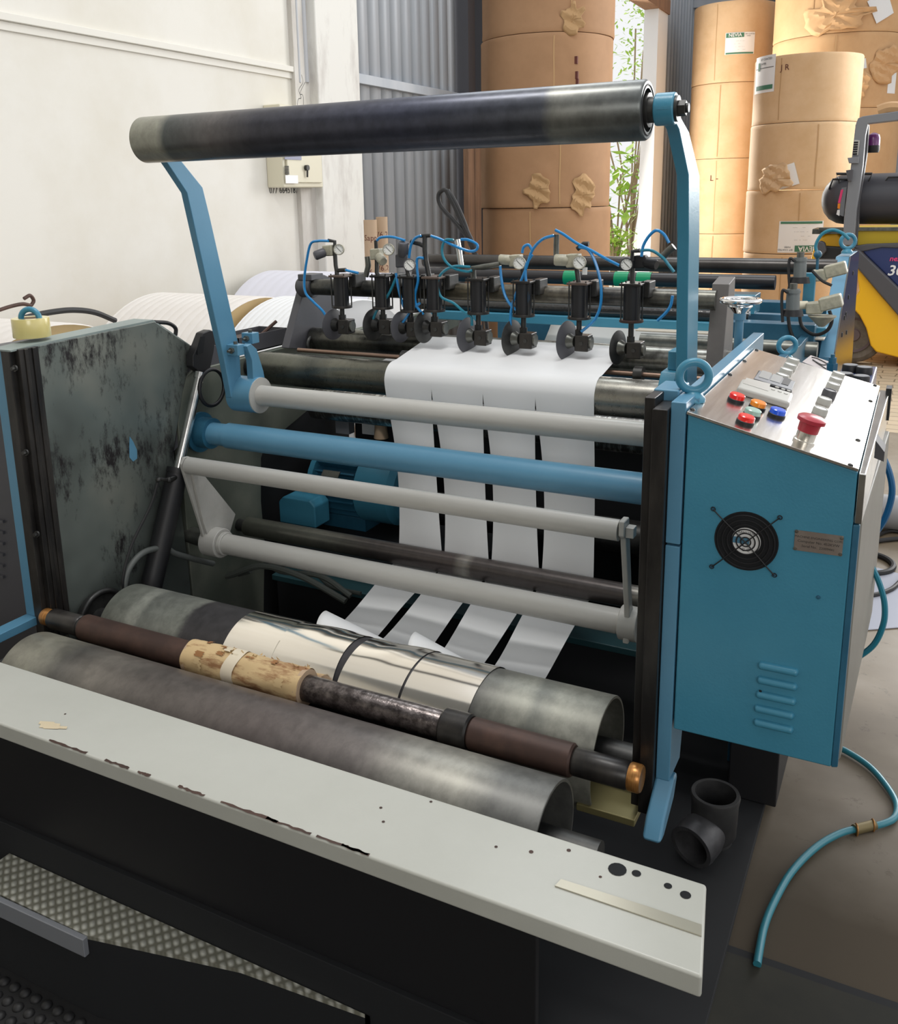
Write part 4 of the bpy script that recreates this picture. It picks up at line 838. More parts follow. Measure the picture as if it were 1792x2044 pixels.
# ================================================================ control cabinet
cb = empty('control_cabinet', (-.19, 1.85, .60), 'blue control cabinet with a sloping stainless button panel', 'control cabinet')
YF = 1.517; X0, X1 = -.3245, -.0595
G().prism('y', [(X0, .600), (X0, 1.188), (X1, 1.121), (X1, .600)], YF, 2.20).build('body', BLUE, cb, bevel=.003)
Pq = Vector((X0, YF, 1.191)); sl_ = Vector((X1 - X0, 0, 1.124 - 1.191)).normalized(); Nn = Vector((-sl_.z, 0, sl_.x))
cpt = Vector(((X0 + X1) / 2, 1.858, (1.191 + 1.124) / 2)) + Nn * .000
pan = G().obox(cpt, sl_, (0, 1, 0), Nn, .1375, .345, .0025).build('button_panel', SS, cb, bevel=.0008)
Pq = Pq + Nn * .0025
def P_(px, py): return onpl((px, py), Pq, Nn)
def disc(name, px, py, prof, mat, par, n=32): return G().lathe(P_(px, py), Nn, prof, n).build(name, mat, par, angle=30)
for px, py in ((1382, 818), (1457, 748), (1486, 721), (1510, 699), (1697, 929), (1712, 879), (1737, 801), (1746, 770)): disc('panel_screw', px, py, [(0, .0045), (.002, .004), (.003, .002)], STEELD, pan, 12)
def lamp(px, py, m):
    o = disc('indicator_lamp', px, py + 11, [(0, .0150), (.005, .0150), (.006, .0135)], BLACK, cb); disc('lens', px, py + 11, [(.005, .0138), (.013, .0138), (.0145, .012)], m, o)
for px, py, m in ((1468, 790, REDP), (1510, 805, ORP), (1549, 820, BLP), (1499, 821, GRP), (1486, 834, REDP)): lamp(px, py, m)
def btn(px, py, m=BTN, hh=.011, r=.0135):
    o = disc('push_button', px, py + 8, [(0, r), (hh * .7, r), (hh, r * .92), (hh, r * .78), (hh - .002, r * .76)], m, cb); disc('button_face', px, py + 8, [(0, r * .75), (hh - .001, r * .75)], WHT if m is BTN else m, o)
for px, py in ((1581, 717), (1575, 728), (1567, 738), (1559, 749)): btn(px, py)
for px, py in ((1671, 745), (1666, 756), (1661, 767), (1643, 797), (1635, 817), (1624, 838)): btn(px, py)
btn(1652, 785, DGREY, .016)
es = disc('emergency_stop', 1604, 882, [(0, .0175), (.004, .0175), (.005, .0155), (.020, .0155), (.021, .0145)], paint('worn_chrome', (.7, .68, .62), .25, .9), cb); disc('mushroom_head', 1604, 882, [(.019, .0165), (.034, .0170), (.036, .0225), (.042, .0225), (.045, .018), (.046, .004)], ESTOP, es)
def slab(name, pts, h, mat, par, h0=0, bevel=.001):
    Q = [P_(*p) for p in pts]; n = len(Q); return G().add([q + Nn * h0 for q in Q] + [q + Nn * h for q in Q], [tuple(range(n))[::-1], tuple(range(n, 2 * n))] + [(i, (i + 1) % n, (i + 1) % n + n, i + n) for i in range(n)]).build(name, mat, par, bevel=bevel)
mt_ = slab('digital_meter', [(1500, 767), (1577, 791), (1584, 771), (1511, 748)], .010, BLACK, cb); 
slab('meter_frame', [(1501, 766), (1576, 789), (1583, 772), (1513, 750)], .0112, MGREY, mt_, .010)
for pts in ([(1510, 763), (1530, 769), (1537, 756), (1518, 750)], [(1533, 770), (1552, 776), (1559, 763), (1540, 757)]): slab('display_window', pts, .0122, paint('lcd_grey', (.32, .33, .33), .3), mt_, .0112, 0)
slab('display_window', [(1555, 777), (1569, 781), (1576, 769), (1562, 764)], .0122, BLACK, mt_, .0112, 0)
kp = slab('keypad_controller', [(1467, 786), (1572, 818), (1579, 798), (1477, 768)], .014, BTN, cb, 0, .005)
slab('display_window', [(1478, 779), (1528, 795), (1533, 780), (1485, 768)], .0147, GREYB, kp, .014, 0)
for px, py in ((1538, 792), (1551, 796), (1563, 800), (1546, 787), (1558, 791), (1569, 794)): G().lathe(P_(px, py) + Nn * .014, Nn, [(0, .004), (.0015, .0035)], 14).build('key', GREYB, kp)
# side door and bright edge strip
G().prism('z', [(X1, YF + .02), (X1 + .012, YF + .03), (X1 + .03, 2.19), (X1, 2.2)], .60, 1.03).build('side_door', paint('grey_beige_door', (.21, .205, .18), .5, c2=(.17, .165, .145), ns=3), cb, bevel=.003)
G().prism('z', [(X1 + .0015, YF + .0), (X1 + .012, YF - .0), (X1 + .022, 2.2), (X1 + .0015, 2.2)], 1.035, 1.118).build('bright_edge_strip', BRIGHT, cb, bevel=.002)
G().prism('z', [(X1, YF), (X1 + .010, YF + .004), (X1 + .010, YF + .02), (X1, YF + .02)], .60, 1.033).build('dark_corner_edge', BLUED, cb, bevel=.002)
for a in ((1740, 880, 1748, 830), (1743, 905, 1760, 900)):
    pass
q = onx((1752, 905), X1 + .03); G().prism('y', [(q.x - .004, q.z + .02), (q.x + .008, q.z + .005), (q.x + .008, q.z - .008), (q.x - .004, q.z - .004)], q.y - .01, q.y + .03).build('door_catch', DGREY, cb)
q = onx((1759, 780), X1 + .02); G().box(q.x - .005, q.x + .006, 2.16, 2.2, 1.06, 1.13).build('door_hinge', BLACK, cb)
# fan
fc = ony((1489, 1080), YF); fR = .0515
fan = G().lathe(fc, (0, -1, 0), [(0, fR), (.0016, fR), (.0016, fR - .002), (.0006, fR - .003), (.0006, .001)], 56, False).build('cooling_fan', BLACKM, cb)
G().lathe(fc, (0, -1, 0), [(-.006, .0235), (.0012, .0235)], 40).build('hub_label', WHT, fan)
G().box(fc.x - .0225, fc.x + .005, YF - .0017, YF - .0012, fc.z - .005, fc.z + .006).build('hub_stripe', BLUE2, fan)
G().text('C C', .008, lambda u, v: (fc.x + u, YF - .0018, fc.z - .0155 + v)).text('RAH12038', .006, lambda u, v: (fc.x + u, YF - .0018, fc.z + .015 + v)).build('hub_lettering', INK, fan)
g = G()
for R_ in (.008, .015, .022, .030, .038, .046): g.torus((fc.x, YF - .005, fc.z), (0, 1, 0), R_, .0011, 48, 6)
for p in ((1424, 1015), (1557, 1032), (1546, 1147), (1421, 1130)):
    q = ony(p, YF); g.tube([(q.x, YF - .004, q.z), (lerp(fc.x, q.x, .75), YF - .006, lerp(fc.z, q.z, .75)), (fc.x, YF - .0065, fc.z)], .0011, 6, smooth=False); g.torus((q.x, YF - .003, q.z), (0, 1, 0), .0032, .001, 16, 6)
g.build('wire_guard', BLACK, fan)
for p in ((1424, 1015), (1557, 1032), (1546, 1147), (1421, 1130)): q = ony(p, YF); G().lathe((q.x, YF, q.z), (0, -1, 0), [(0, .003), (.004, .0025)], 10).build('guard_screw', BLUED, fan)
# nameplate
c = [ony(p, YF) for p in ((1587, 1057), (1684, 1070), (1680, 1110), (1584, 1097))]
g = G(); g.add([(q.x, YF - .0002, q.z) for q in c] + [(q.x, YF - .0015, q.z) for q in c], [(0, 1, 2, 3), (7, 6, 5, 4), (0, 4, 5, 1), (1, 5, 6, 2), (2, 6, 7, 3), (3, 7, 4, 0)])
npl = g.build('nameplate', paint('bronzed_plate', (.25, .20, .17), .4, .5, c2=(.33, .29, .26), ns=14), cb)
cc_ = sum(c, Vector()) / 4
G().text('MACHINE ENGINEERING COM.', .0052, lambda u, v: (cc_.x + u, YF - .0017, cc_.z + .0068 + v)).text('Computer No. 453KVW', .0062, lambda u, v: (cc_.x + u, YF - .0017, cc_.z - .0005 + v)).text('Serial No.  22009441', .0058, lambda u, v: (cc_.x + u, YF - .0017, cc_.z - .0085 + v)).build('lettering', INK, npl)
for p in ((1590, 1060), (1680, 1074), (1677, 1106), (1587, 1094)): q = ony(p, YF); G().lathe((q.x, YF - .0012, q.z), (0, -1, 0), [(0, .0032), (.0012, .003), (.0013, .001)], 14).build('rivet', BRIGHT, npl)
# louvres: pressed half-round vents
for px, py in ((1553.5, 1334), (1551, 1363), (1548.5, 1392), (1545, 1420), (1543.6, 1448)):
    q = ony((px, py), YF); hw = .033
    def lf(u, v):
        a = u * pi; e = min(1, (1 - abs(2 * v - 1)) * 9) ** .5; return (q.x + (v - .5) * 2 * hw, YF - sin(a) ** .7 * .009 * e, q.z + cos(a) * .0068 * e)
    G().grid(lf, 10, 30).build('louvre', BLUE, cb, angle=70)
q = ony((1633, 1192), YF); G().lathe((q.x, YF, q.z), (0, -1, 0), [(0, .0035), (.002, .003), (.0025, .001)], 14).build('door_screw', BLUED, cb)
q = ony((1518, 1377), YF); G().lathe((q.x, YF - .0045, q.z), (0, -1, 0), [(0, .0025), (.0004, .0024)], 12).build('drilled_hole', BLACKM, cb)

# ---------------------------------------------------------------- lifting eyes
def eyebolt(c, label, R=.0248, r=.0072, nrm=(.35, -1, 0), grp='lifting eye bolts', txt=False):
    c = Vector(c); o = empty('eye_bolt', (c.x, c.y, c.z - R - r - .012), label, 'eye bolt', grp)
    G().torus(c, nrm, R, r, 48, 14).build('ring', BLUE, o)
    f = G().lathe((c.x, c.y, c.z - R - r - .012), (0, 0, 1), [(0, .021), (.006, .021), (.013, .016), (.018, .010)], 32).build('foot', BLUE, o)
    if txt:
        n = Vector(nrm).normalized(); u_ = Vector((0, 0, 1)).cross(n).normalized() * -1
        G().text('M20', .010, lambda u, v: Vector((c.x, c.y, c.z - R - r - .006)) + u_ * -u * -1 + n * .0205 + Vector((0, 0, v)), .0003).build('stamped_size', BLUE2, f)
    return o
e = ony((1385, 751), 1.60); eyebolt((e.x, 1.60, e.z), 'blue eye bolt standing on the right frame beside the button panel', txt=True, R=.025, r=.0075)
e = ony((1571, 690), 2.9); eyebolt((e.x, 2.9, e.z), 'blue eye bolt behind the far edge of the button panel', R=.0245, r=.0075)
e = onx((62, 650), -1.985); eyebolt((e.x, e.y, 1.222 + .045), 'blue eye bolt poking up through the yellow tape roll', R=.025)
tp = G().lathe((-1.985, e.y, 1.2225), (0, 0, 1), [(0, .028), (0, .0445), (.002, .0455), (.046, .0455), (.048, .0445), (.048, .028), (0, .028)], 64, False)
tr_ = empty('tape_roll', (-1.985, e.y, 1.2225), 'roll of yellow packing tape set around an eye bolt on the left frame', 'tape roll')
tp.build('tape', TAPEY, tr_); G().pipe((-1.985, e.y, 1.223), (-1.985, e.y, 1.270), .0295, .0275).build('paper_core', CARD, tr_)

# ================================================================ knife station
YK = 2.48
kb = empty('knife_beam', (-1.15, 2.56, 1.24), 'round dark beam that carries the pneumatic knife holders', 'beam')
G().cyl((-1.86, 2.56, 1.262), (-.485, 2.56, 1.262), .027, n=36).build('tube', band('beam_skin', .71, [(0, (.10, .10, .09)), (.25, (.06, .06, .055)), (.45, (.15, .13, .09)), (.62, (.22, .2, .16)), (.75, (.08, .075, .07)), (1, (.22, .22, .19))], .3, .7), kb)
for lb, X, sx in (('black tapered bracket at the left end of the knife beam', -1.86, 1), ('tall grey tapered bracket at the right end of the knife beam', -.47, -1)):
    o = empty('beam_bracket', (X, 2.58, 1.055), lb, 'bracket', 'knife beam brackets')
    if sx == 1:
        G().prism('x', YZ([(568, 695), (606, 553), (640, 548), (668, 560), (662, 700)], -1.86), -1.875, -1.845).build('plate', DGREY, o, bevel=.003)
        G().cyl((-1.85, 2.56, 1.262), (-1.80, 2.56, 1.262), .036, n=32).box(-1.845, -1.79, 2.53, 2.60, 1.285, 1.305).build('beam_clamp', DGREY, o, bevel=.002)
        G().torus((-1.83, 2.57, 1.065), (1, 0, 0), .024, .006, 28, 8).build('bearing_ring', STEELD, o)
    else:
        G().prism('x', [(2.52, 1.02), (2.57, 1.305), (2.655, 1.318), (2.68, 1.02)], -.50, -.455).build('plate', paint('warm_grey_bracket', (.13, .12, .115), .5, c2=(.17, .16, .15), ns=6), o, bevel=.002)
xbar('anvil_roller', 2.60, 1.080, .0385, -1.84, -.37, band('anvil_skin', .73, [(0, (.11, .11, .10)), (.12, (.2, .2, .17)), (.2, (.05, .05, .05)), (.3, (.12, .12, .1)), (.75, (.26, .26, .23)), (1, (.4, .4, .37))], .28, .8), 'steel anvil roller under the knife discs', 'roller')
zz = ony((1300, 749), 2.45).z
cs = xbar('clamp_shaft', 2.45, zz, .007, -1.80, -.37, paint('coppery_rod', (.30, .2, .15), .3, .7), 'thin coppery rod between the guide roller and the anvil roller', 'rod')
for px, py in ((810, 712), (1275, 740)):
    q = ony((px, py), 2.45); G().cyl((q.x - .012, 2.45, zz), (q.x + .012, 2.45, zz), .022).build('shaft_collar', STEELD, cs)
tag(G().box(-1.90, -.36, 2.84, 2.93, 1.015, 1.056).build('blue_crossbeam', BLUE2, bevel=.003), 'flat light blue beam behind the anvil roller', 'beam')
kh = [  # px of rod, cap top, cap bottom, block centre y, disc px, disc y, disc radius, dial or not
    (680, 553, 610, 650, 660, 645, 'knife holder at the far left with its hose hanging down to the disc'),
    (762, 553, 612, 650, 742, 648, 'second knife holder from the left, cream regulator above'),
    (818, 555, 618, 655, 795, 652, 'third knife holder from the left, partly behind its neighbour'),
    (866, 556, 617, 655, 838, 652, 'fourth knife holder from the left, in front of the third'),
    (954, 560, 622, 672, 925, 668, 'knife holder with the broad disc just left of centre'),
    (1045, 565, 627, 678, 1018, 672, 'knife holder behind the looping hose, right of centre'),
    (1157, 568, 632, 683, 1128, 672, 'knife holder under the cream regulator with the paper tag'),
    (1262, 570, 638, 697, 1236, 692, 'far right knife holder with the long bare rod'),
]
KX = []
for i, (px, ct, cb_, by, dx_, dy_, lb) in enumerate(kh):
    a = ony((px, ct), YK); b = ony((px, cb_), YK); blk = ony((px + 4, by), YK); X = a.x; KX.append(X); zt, zb, zk = a.z, b.z, blk.z
    o = empty('knife_holder', (X, YK, zk - .02), lb, 'knife holder', 'pneumatic knife holders')
    G().cyl((X, YK, zb), (X, YK, zt), .0235, n=32).build('air_cylinder', BLACK, o)
    G().box(X - .03, X + .03, YK - .028, YK + .055, zt, zt + .007).build('top_cap', GREASE if i % 3 else paint('brown_cap', (.10, .07, .055), .5), o, bevel=.002)
    G().lathe((X, YK, zb - .007), (0, 0, 1), [(0, .033), (.007, .033)], 28).build('bottom_cap', GREASE if i != 7 else RUST, o, bevel=.001)
    g = G()
    for sx in (-1, 1):
        for sy in (-1, 1): g.cyl((X + sx * .024, YK + sy * .02, zb), (X + sx * .024, YK + sy * .02, zt + .011), .0022, n=8)
    g.build('tie_rods', STEELD, o)
    G().box(X + .016, X + .042, YK + .02, YK + .085, zt - .035, zt + .009).build('beam_clamp', STEELD, o, bevel=.003)
    G().cyl((X, YK, zk + .012), (X, YK, zb - .005), .0075, n=20).cyl((X, YK, zk + .02), (X, YK, zk + .035), .012, n=6).build('piston_rod', STEELD, o)
    hb = G().box(X - .006, X + .034, YK - .022, YK + .022, zk - .024, zk + .022).build('knife_block', GREASE, o, bevel=.003)
    G().cyl((X + .034, YK, zk), (X + .039, YK, zk), .017, n=24).build('bearing_cap', STEEL, hb)
    G().hexa((X + .014, YK - .022, zk), (0, -1, 0), .006, .003).build('block_screw', STEELD, hb)
    dc = ony((dx_, dy_), YK); R_ = (.050, .050, .049, .050, .054, .054, .057, .048)[i]
    dd = Vector((1, -.2, 0)).normalized(); c = Vector((X - .036, YK, zk + .002))
    G().lathe(c - dd * .004, dd, [(-.002, .012), (0, R_ * .55), (.001, R_ * .8), (.003, R_), (.005, R_), (.008, R_ * .8), (.011, R_ * .5), (.012, .012)], 44).build('knife_disc', STEELD if i % 2 else DGREY, o)
    G().lathe(c, dd, [(.004, .022), (.010, .022), (.02, .016), (.028, .016)], 28).build('hub', STEEL if i > 3 else STEELD, o)
# regulators and gauges
def gauge(p, y, r, label_dir=(.25, -1, .1)):
    return
def regulator(px, py, y, label, mat=REGC, gx=None, gy=None, gr=.0, kx=0, ky=0, stem=None, scale=1, knobmat=None):
    c = ony((px, py), y); o = empty('air_regulator', (c.x, c.y, c.z - .02), label, 'pressure regulator', 'air regulators on the knife holders')
    G().obox(c, (1, 0, .05), (0, 1, 0), (0, 0, 1), .017 * scale, .016, .017 * scale).build('housing', mat, o, bevel=.004)
    k = ony((px + kx, py + ky), y - .01); d = (k - c).normalized()
    G().lathe(c + d * .015, d, [(0, .013 * scale), (.006, .015 * scale), (.032 * scale, .015 * scale), (.036 * scale, .012 * scale)], 14).build('knob', knobmat or mat, o)
    if gx is not None:
        q = ony((gx, gy), y - .035); n = Vector((-q.x * .25 + .1, -1, .08)).normalized()
        gg = G().lathe(q + n * -.012, n, [(0, gr), (.012, gr), (.014, gr * .96), (.014, gr * .85), (.011, gr * .84)], 32).build('pressure_gauge', mat, o)
        G().lathe(q + n * -.0015, n, [(0, gr * .84), (.0012, gr * .84)], 32).build('dial', DIAL, gg)
        u = Vector((0, 0, 1)).cross(n).normalized() * -1; v = n.cross(u)
        g = G(); f = q + n * .0001
        if v.z < 0: v = -v
        g.obox(f, (u * .7 + v * .7), (u * .7 - v * .7), n, gr * .6, gr * .035, .0003)
        for t in range(9): a = RD(225 - t * 33.75); e_ = u * cos(a) + v * sin(a); g.obox(f + e_ * gr * .68, e_, e_.cross(n), n, gr * .07, gr * .02, .0003)
        g.build('needle_and_scale', INK, gg)
    if stem: G().tube([ony(s_, y) for s_ in stem], .007, 10, smooth=False).build('pipe_nipple', STEELD, o)
regulator(657, 500, YK, 'regulator at the far left with a dark ribbed knob and cream gauge back', REGC, 676, 498, .017, -8, 3, [(668, 500), (670, 530), (674, 552)], 1, DGREY)
regulator(752, 507, YK, 'cream regulator above the second knife holder, knob facing forward', REGC, 775, 498, .018, 5, 6, [(752, 500), (752, 545), (760, 556)], 1)
regulator(805, 520, YK, 'black upright regulator with a cream gauge above the third knife holder', DGREY, 817, 529, .019, 0, -25, [(808, 520), (815, 548), (818, 556)], 1.2)
regulator(1030, 520, YK + .02, 'cream regulator with white dial, left of the tall hose arch', REGC, 1036, 525, .019, -28, -2, [(1042, 530), (1045, 562)], 1)
regulator(1145, 520, YK, 'cream regulator with yellowed dial and hanging tag', REGC, 1156, 524, .019, -30, -1, [(1150, 530), (1155, 566)], 1.1)
regulator(1278, 522, YK + .02, 'black regulator with white dial at the far right', BLACK, 1250, 528, .018, 22, 5, [(1262, 520), (1262, 568)], 1)
tag(G().obox(ony((1167, 541), YK - .02), (1, 0, 0), (0, 1, 0), (0, .1, 1), .007, .0005, .010).build('paper_tag', WHT), 'small white paper tag hanging from a regulator', 'tag')
def fitting(name, pts, r, label, m=STEELD):
    return tag(G().tube([ony(p, YK) for p in pts], r, 10, smooth=False).build(name, m), label, 'air fitting', 'metal air fittings above the knives')
fitting('pipe_fitting', [(668, 500), (668, 482), (655, 480)], .006, 'black elbow on top of the far left regulator')
fitting('pipe_fitting', [(672, 552), (671, 540), (690, 539)], .007, 'black tee beside the far left knife holder')
fitting('pipe_fitting', [(751, 500), (750, 480)], .006, 'dark elbow on the second regulator')
fitting('pipe_fitting', [(730, 552), (735, 530), (733, 512)], .009, 'ribbed steel coupling leaning left of the second regulator', STEEL)
fitting('pipe_fitting', [(820, 482), (838, 487), (848, 492)], .007, 'straight black union in front of the sheet wall')
fitting('pipe_fitting', [(848, 470), (848, 500), (850, 520), (858, 560)], .008, 'tall black and steel coupling above the fourth knife holder')
fitting('pipe_fitting', [(838, 471), (860, 470)], .006, 'black tee crosspiece between two blue hoses')
fitting('pipe_fitting', [(912, 478), (916, 500), (920, 530)], .009, 'chromed coupling standing between the fourth and fifth holders', BRIGHT)
fitting('pipe_fitting', [(945, 560), (945, 535), (965, 533), (998, 528)], .009, 'knurled steel coupling above the broad disc holder', STEEL)
fitting('pipe_fitting', [(1111, 468), (1110, 490), (1110, 510)], .008, 'steel coupling on the cream regulator right of centre', STEEL)
fitting('pipe_fitting', [(1262, 520), (1262, 502), (1278, 500)], .006, 'black elbow on the far right regulator')
fitting('pipe_fitting', [(1320, 515), (1335, 500), (1345, 492)], .010, 'steel and blue coupling left of the blue right arm', STEEL)
fitting('pipe_fitting', [(1152, 497), (1165, 487), (1175, 487)], .007, 'bronze elbow behind the cream regulator')
def hose(pts, label, m=HOSE, y=YK - .01, r=.0042, cat='air hose', grp='blue air hoses at the knife station', sub=8):
    return tag(G().tube([ony(p if len(p) == 2 else p[:2], p[2] if len(p) > 2 else y) for p in pts], r, 8, sub).build('air_hose', m), label, cat, grp)
hose([(655, 481), (635, 481), (620, 487), (612, 520), (607, 560), (610, 585), (625, 602), (645, 622), (655, 642), (657, 650)], 'blue hose looping down the outside of the far left knife holder')
hose([(690, 539), (697, 541), (715, 545)], 'short blue hose stub beside the far left knife holder')
hose([(752, 480), (760, 474), (782, 473), (808, 480)], 'blue hose arching from the second regulator to the black union')
hose([(816, 515), (820, 490), (828, 476), (840, 470)], 'blue hose rising to the tall black coupling from the left')
hose([(860, 471), (880, 478), (905, 490), (935, 501), (950, 499), (952, 488), (935, 479), (920, 478)], 'blue hose curving right and back in a narrow loop above the fifth holder')
hose([(905, 479), (888, 480), (882, 500), (888, 520), (905, 535), (930, 542), (942, 540)], 'teal hose bending round below the chromed coupling', HOSET)
hose([(790, 545), (795, 575), (803, 605), (812, 625)], 'blue hose dropping steeply in front of the third holder')
hose([(790, 555), (775, 588), (752, 620), (741, 648)], 'dull teal hose slanting to the second knife disc', HOSET)
hose([(845, 515), (833, 516), (832, 535), (834, 560), (828, 590), (832, 612), (845, 628)], 'blue hose snaking down between the third and fourth holders')
hose([(838, 605), (820, 620), (808, 638), (800, 648)], 'short blue hose ending at the third knife disc')
hose([(938, 533), (905, 532), (882, 545), (873, 565), (880, 592), (905, 605), (925, 622), (940, 632), (942, 650)], 'teal blue hose making a wide bow left of the fifth holder', HOSET)
hose([(998, 531), (1001, 560), (1008, 590), (1022, 612), (1040, 622), (1052, 612), (1054, 585), (1049, 555), (1050, 530), (1062, 508)], 'blue hose hanging in a deep U before the sixth holder')
hose([(1042, 505), (1045, 493), (1055, 489), (1062, 500)], 'small blue hose bow on the regulator left of centre')
hose([(1105, 470), (1082, 478), (1062, 500), (1048, 540), (1030, 585), (1020, 620), (1018, 672)], 'long blue hose arching down to the sixth knife disc')
hose([(1108, 459), (1125, 468), (1150, 485), (1180, 500), (1210, 517), (1236, 530)], 'straight blue hose crossing down to the far right gauge')
hose([(1155, 493), (1175, 500), (1190, 530), (1199, 570), (1198, 610), (1185, 640), (1160, 662)], 'blue hose bowing out right of the seventh holder')
hose([(1280, 512), (1284, 490), (1296, 470), (1310, 460), (1325, 468), (1335, 485)], 'blue hose arch rising to the steel coupling by the right arm')
hose([(1278, 500), (1300, 500), (1322, 514), (1335, 530), (1345, 543)], 'dark teal hose running right from the black regulator', HOSET)
hose([(1342, 590), (1338, 610), (1328, 625), (1312, 640)], 'loose blue hose end beside the right arm')
# small things at the left of the knife station
tt = empty('steel_tray', (-1.96, 2.5, 1.06), 'small black steel tray with scraps beside the left bracket', 'tray')
q = [onx(p, -1.94) for p in ((475, 672), (572, 655))]; y0_, y1_ = q[0].y, q[1].y
G().box(-2.06, -1.94, y0_, y1_, 1.058, 1.062).box(-1.943, -1.94, y0_, y1_, 1.058, 1.115).box(-2.06, -2.057, y0_, y1_, 1.058, 1.115).box(-2.06, -1.94, y0_, y0_ + .003, 1.058, 1.115).box(-2.06, -1.94, y1_ - .003, y1_, 1.058, 1.115).build('pan', DGREY, tt)
tag(G().tube([(-2.0, y1_ - .12, 1.075), (-1.96, y1_ - .03, 1.14)], .006, 8, smooth=False).box(-2.04, -1.96, y0_ + .04, y0_ + .18, 1.062, 1.105).build('metal_scrap', RUST), 'rusty scraps lying in the black tray', 'scrap')
# ================================================================ back machine (unwinder)
YM = 3.9
def zt(p, y): return ony(p, y).z
def rear_roller(name, top, bot, x0, x1, mat, label, y=YM, parts=()):
    za, zb_ = zt(top, y), zt(bot, y); r = (za - zb_) / 2; o = xbar(name, y, (za + zb_) / 2, r, x0, x1, mat, label, 'roller', group='rollers of the back machine', n=32)
    return o, (za + zb_) / 2, r
rear_roller('rear_roller', (1490, 515), (1490, 546), -2.1, -.29, paint('dark_roller', (.05, .045, .042), .3, .6, c2=(.09, .085, .08), ns=5), 'topmost long dark roller of the back machine')
o, zc_, rr_ = rear_roller('rear_roller', (1480, 548), (1480, 577), -2.1, -.5, paint('black_roller', (.016, .015, .018), .35), 'black roller with green tape, second from the top of the back machine', 3.8)
for px in (1136, 1238, 1283):
    q = ony((px, 555), 3.8 - rr_); G().cyl((q.x - .03, 3.8, zc_), (q.x + .03, 3.8, zc_), rr_ + .002, n=32).build('green_tape', GREENT, o)
rear_roller('rear_roller', (1380, 614), (1380, 641), -1.95, -.55, PLASTIC, 'roller wrapped in wrinkled shiny black film', 3.55)
rear_roller('rear_roller', (1500, 676), (1500, 707), -.9, -.29, STEEL, 'lowest bright steel roller of the back machine', 3.35)
def rbeam(p0, p1, y, dy, x0, x1, m, label):
    z1_, z0_ = zt(p0, y), zt(p1, y); tag(G().box(x0, x1, y, y + dy, z0_, z1_).build('rear_beam', m, bevel=.003), label, 'beam', 'beams of the back machine')
rbeam((1500, 590), (1500, 628), 3.72, .14, -1.95, -.56, BLUE, 'upper deep blue beam of the back machine')
rbeam((1400, 622), (1400, 636), 3.9, .05, -2.1, -.28, BLUE2, 'thin light blue rail under the upper beam')
rbeam((1500, 648), (1500, 668), 3.50, .10, -1.9, -.28, BLUE, 'lower blue beam with a pale flange, back machine')
rbeam((1500, 669), (1500, 673), 3.45, .08, -.95, -.28, paint('pale_flange', (.55, .50, .42), .5), 'pale flat bar under the lower blue beam')
rbeam((1000, 585), (1000, 760), 4.3, .1, -1.9, -.3, BLUED, 'dark blue rear panel far behind the knives')
tag(G().box(-.93, -.60, 2.95, 3.05, .95, 1.012).build('rear_beam', BLUED, bevel=.003), 'dark short beam under the paper web', 'beam', 'beams of the back machine')
# post on the right
po = empty('machine_post', (-.26, 3.6, 0), 'tall tapered blue end plate with a glossy dark side, behind the cabinet', 'machine post')
f0 = onx((1697, 512), -.247); f1 = onx((1665, 712), -.247); f2 = onx((1714, 500), -.247); f3 = onx((1700, 712), -.247)
pp = [(f1.y - .02, 0), (f1.y - .02, f1.z), (f0.y, f0.z), (f2.y - .04, f2.z + .0), (f2.y, f2.z - .01), (f3.y, f3.z), (f3.y, 0)]
G().prism('x', pp, -.298, -.249).build('blue_plate', BLUE2, po, bevel=.003)
G().prism('x', [(y + .004, z) if y < 3.7 else (y - .004, z) for y, z in pp], -.249, -.245).build('glossy_side', paint('glossy_grey_side', (.16, .15, .14), .12, .7), po)
g = G()
for px, py in ((1703, 545), (1694, 593), (1689, 627), (1686, 634), (1690, 663), (1681, 668)): q = onx((px, py), -.244); g.box(-.246, -.243, q.y - .012, q.y + .012, q.z - .008, q.z + .008)
g.build('slot', BLACKM, po)
e = ony((1703, 482), f0.y + .03); eyebolt((-.262, f0.y + .03, e.z), 'blue eye bolt on top of the tall blue post at the back', R=.026, r=.0075)
tag(G().tube([ony(p, 3.7) for p in [(1632, 510), (1628, 490), (1640, 468), (1660, 459), (1680, 465), (1695, 478)]], .006, 8).build('air_hose', HOSET), 'dark teal hose arching to the eye of the tall blue post', 'air hose')
# handwheel
hw = empty('hand_wheel', (-.38, 2.36, .95), 'chromed handwheel on a blue upright spindle', 'handwheel')
c = ony((1478, 600), 2.36); G().torus(c, (0, 0, 1), .044, .007, 48, 12).build('rim', CHROME, hw)
G().lathe(c - Vector((0, 0, .032)), (0, 0, 1), [(0, .014), (.01, .022), (.018, .030), (.022, .029), (.026, .01)], 32).build('hub', CHROME, hw)
g = G()
for k in range(3): a = 2 * pi * k / 3; g.obox(c + Vector((cos(a), sin(a), -.06)) * .026, (cos(a), sin(a), .1), (-sin(a), cos(a), 0), (0, 0, 1), .019, .005, .003)
g.build('spoke', CHROME, hw)
G().cyl(c - Vector((0, 0, .30)), c - Vector((0, 0, .04)), .0105, n=24).cyl(c - Vector((0, 0, .047)), c - Vector((0, 0, .031)), .015, n=24).build('spindle', BLUE2, hw)
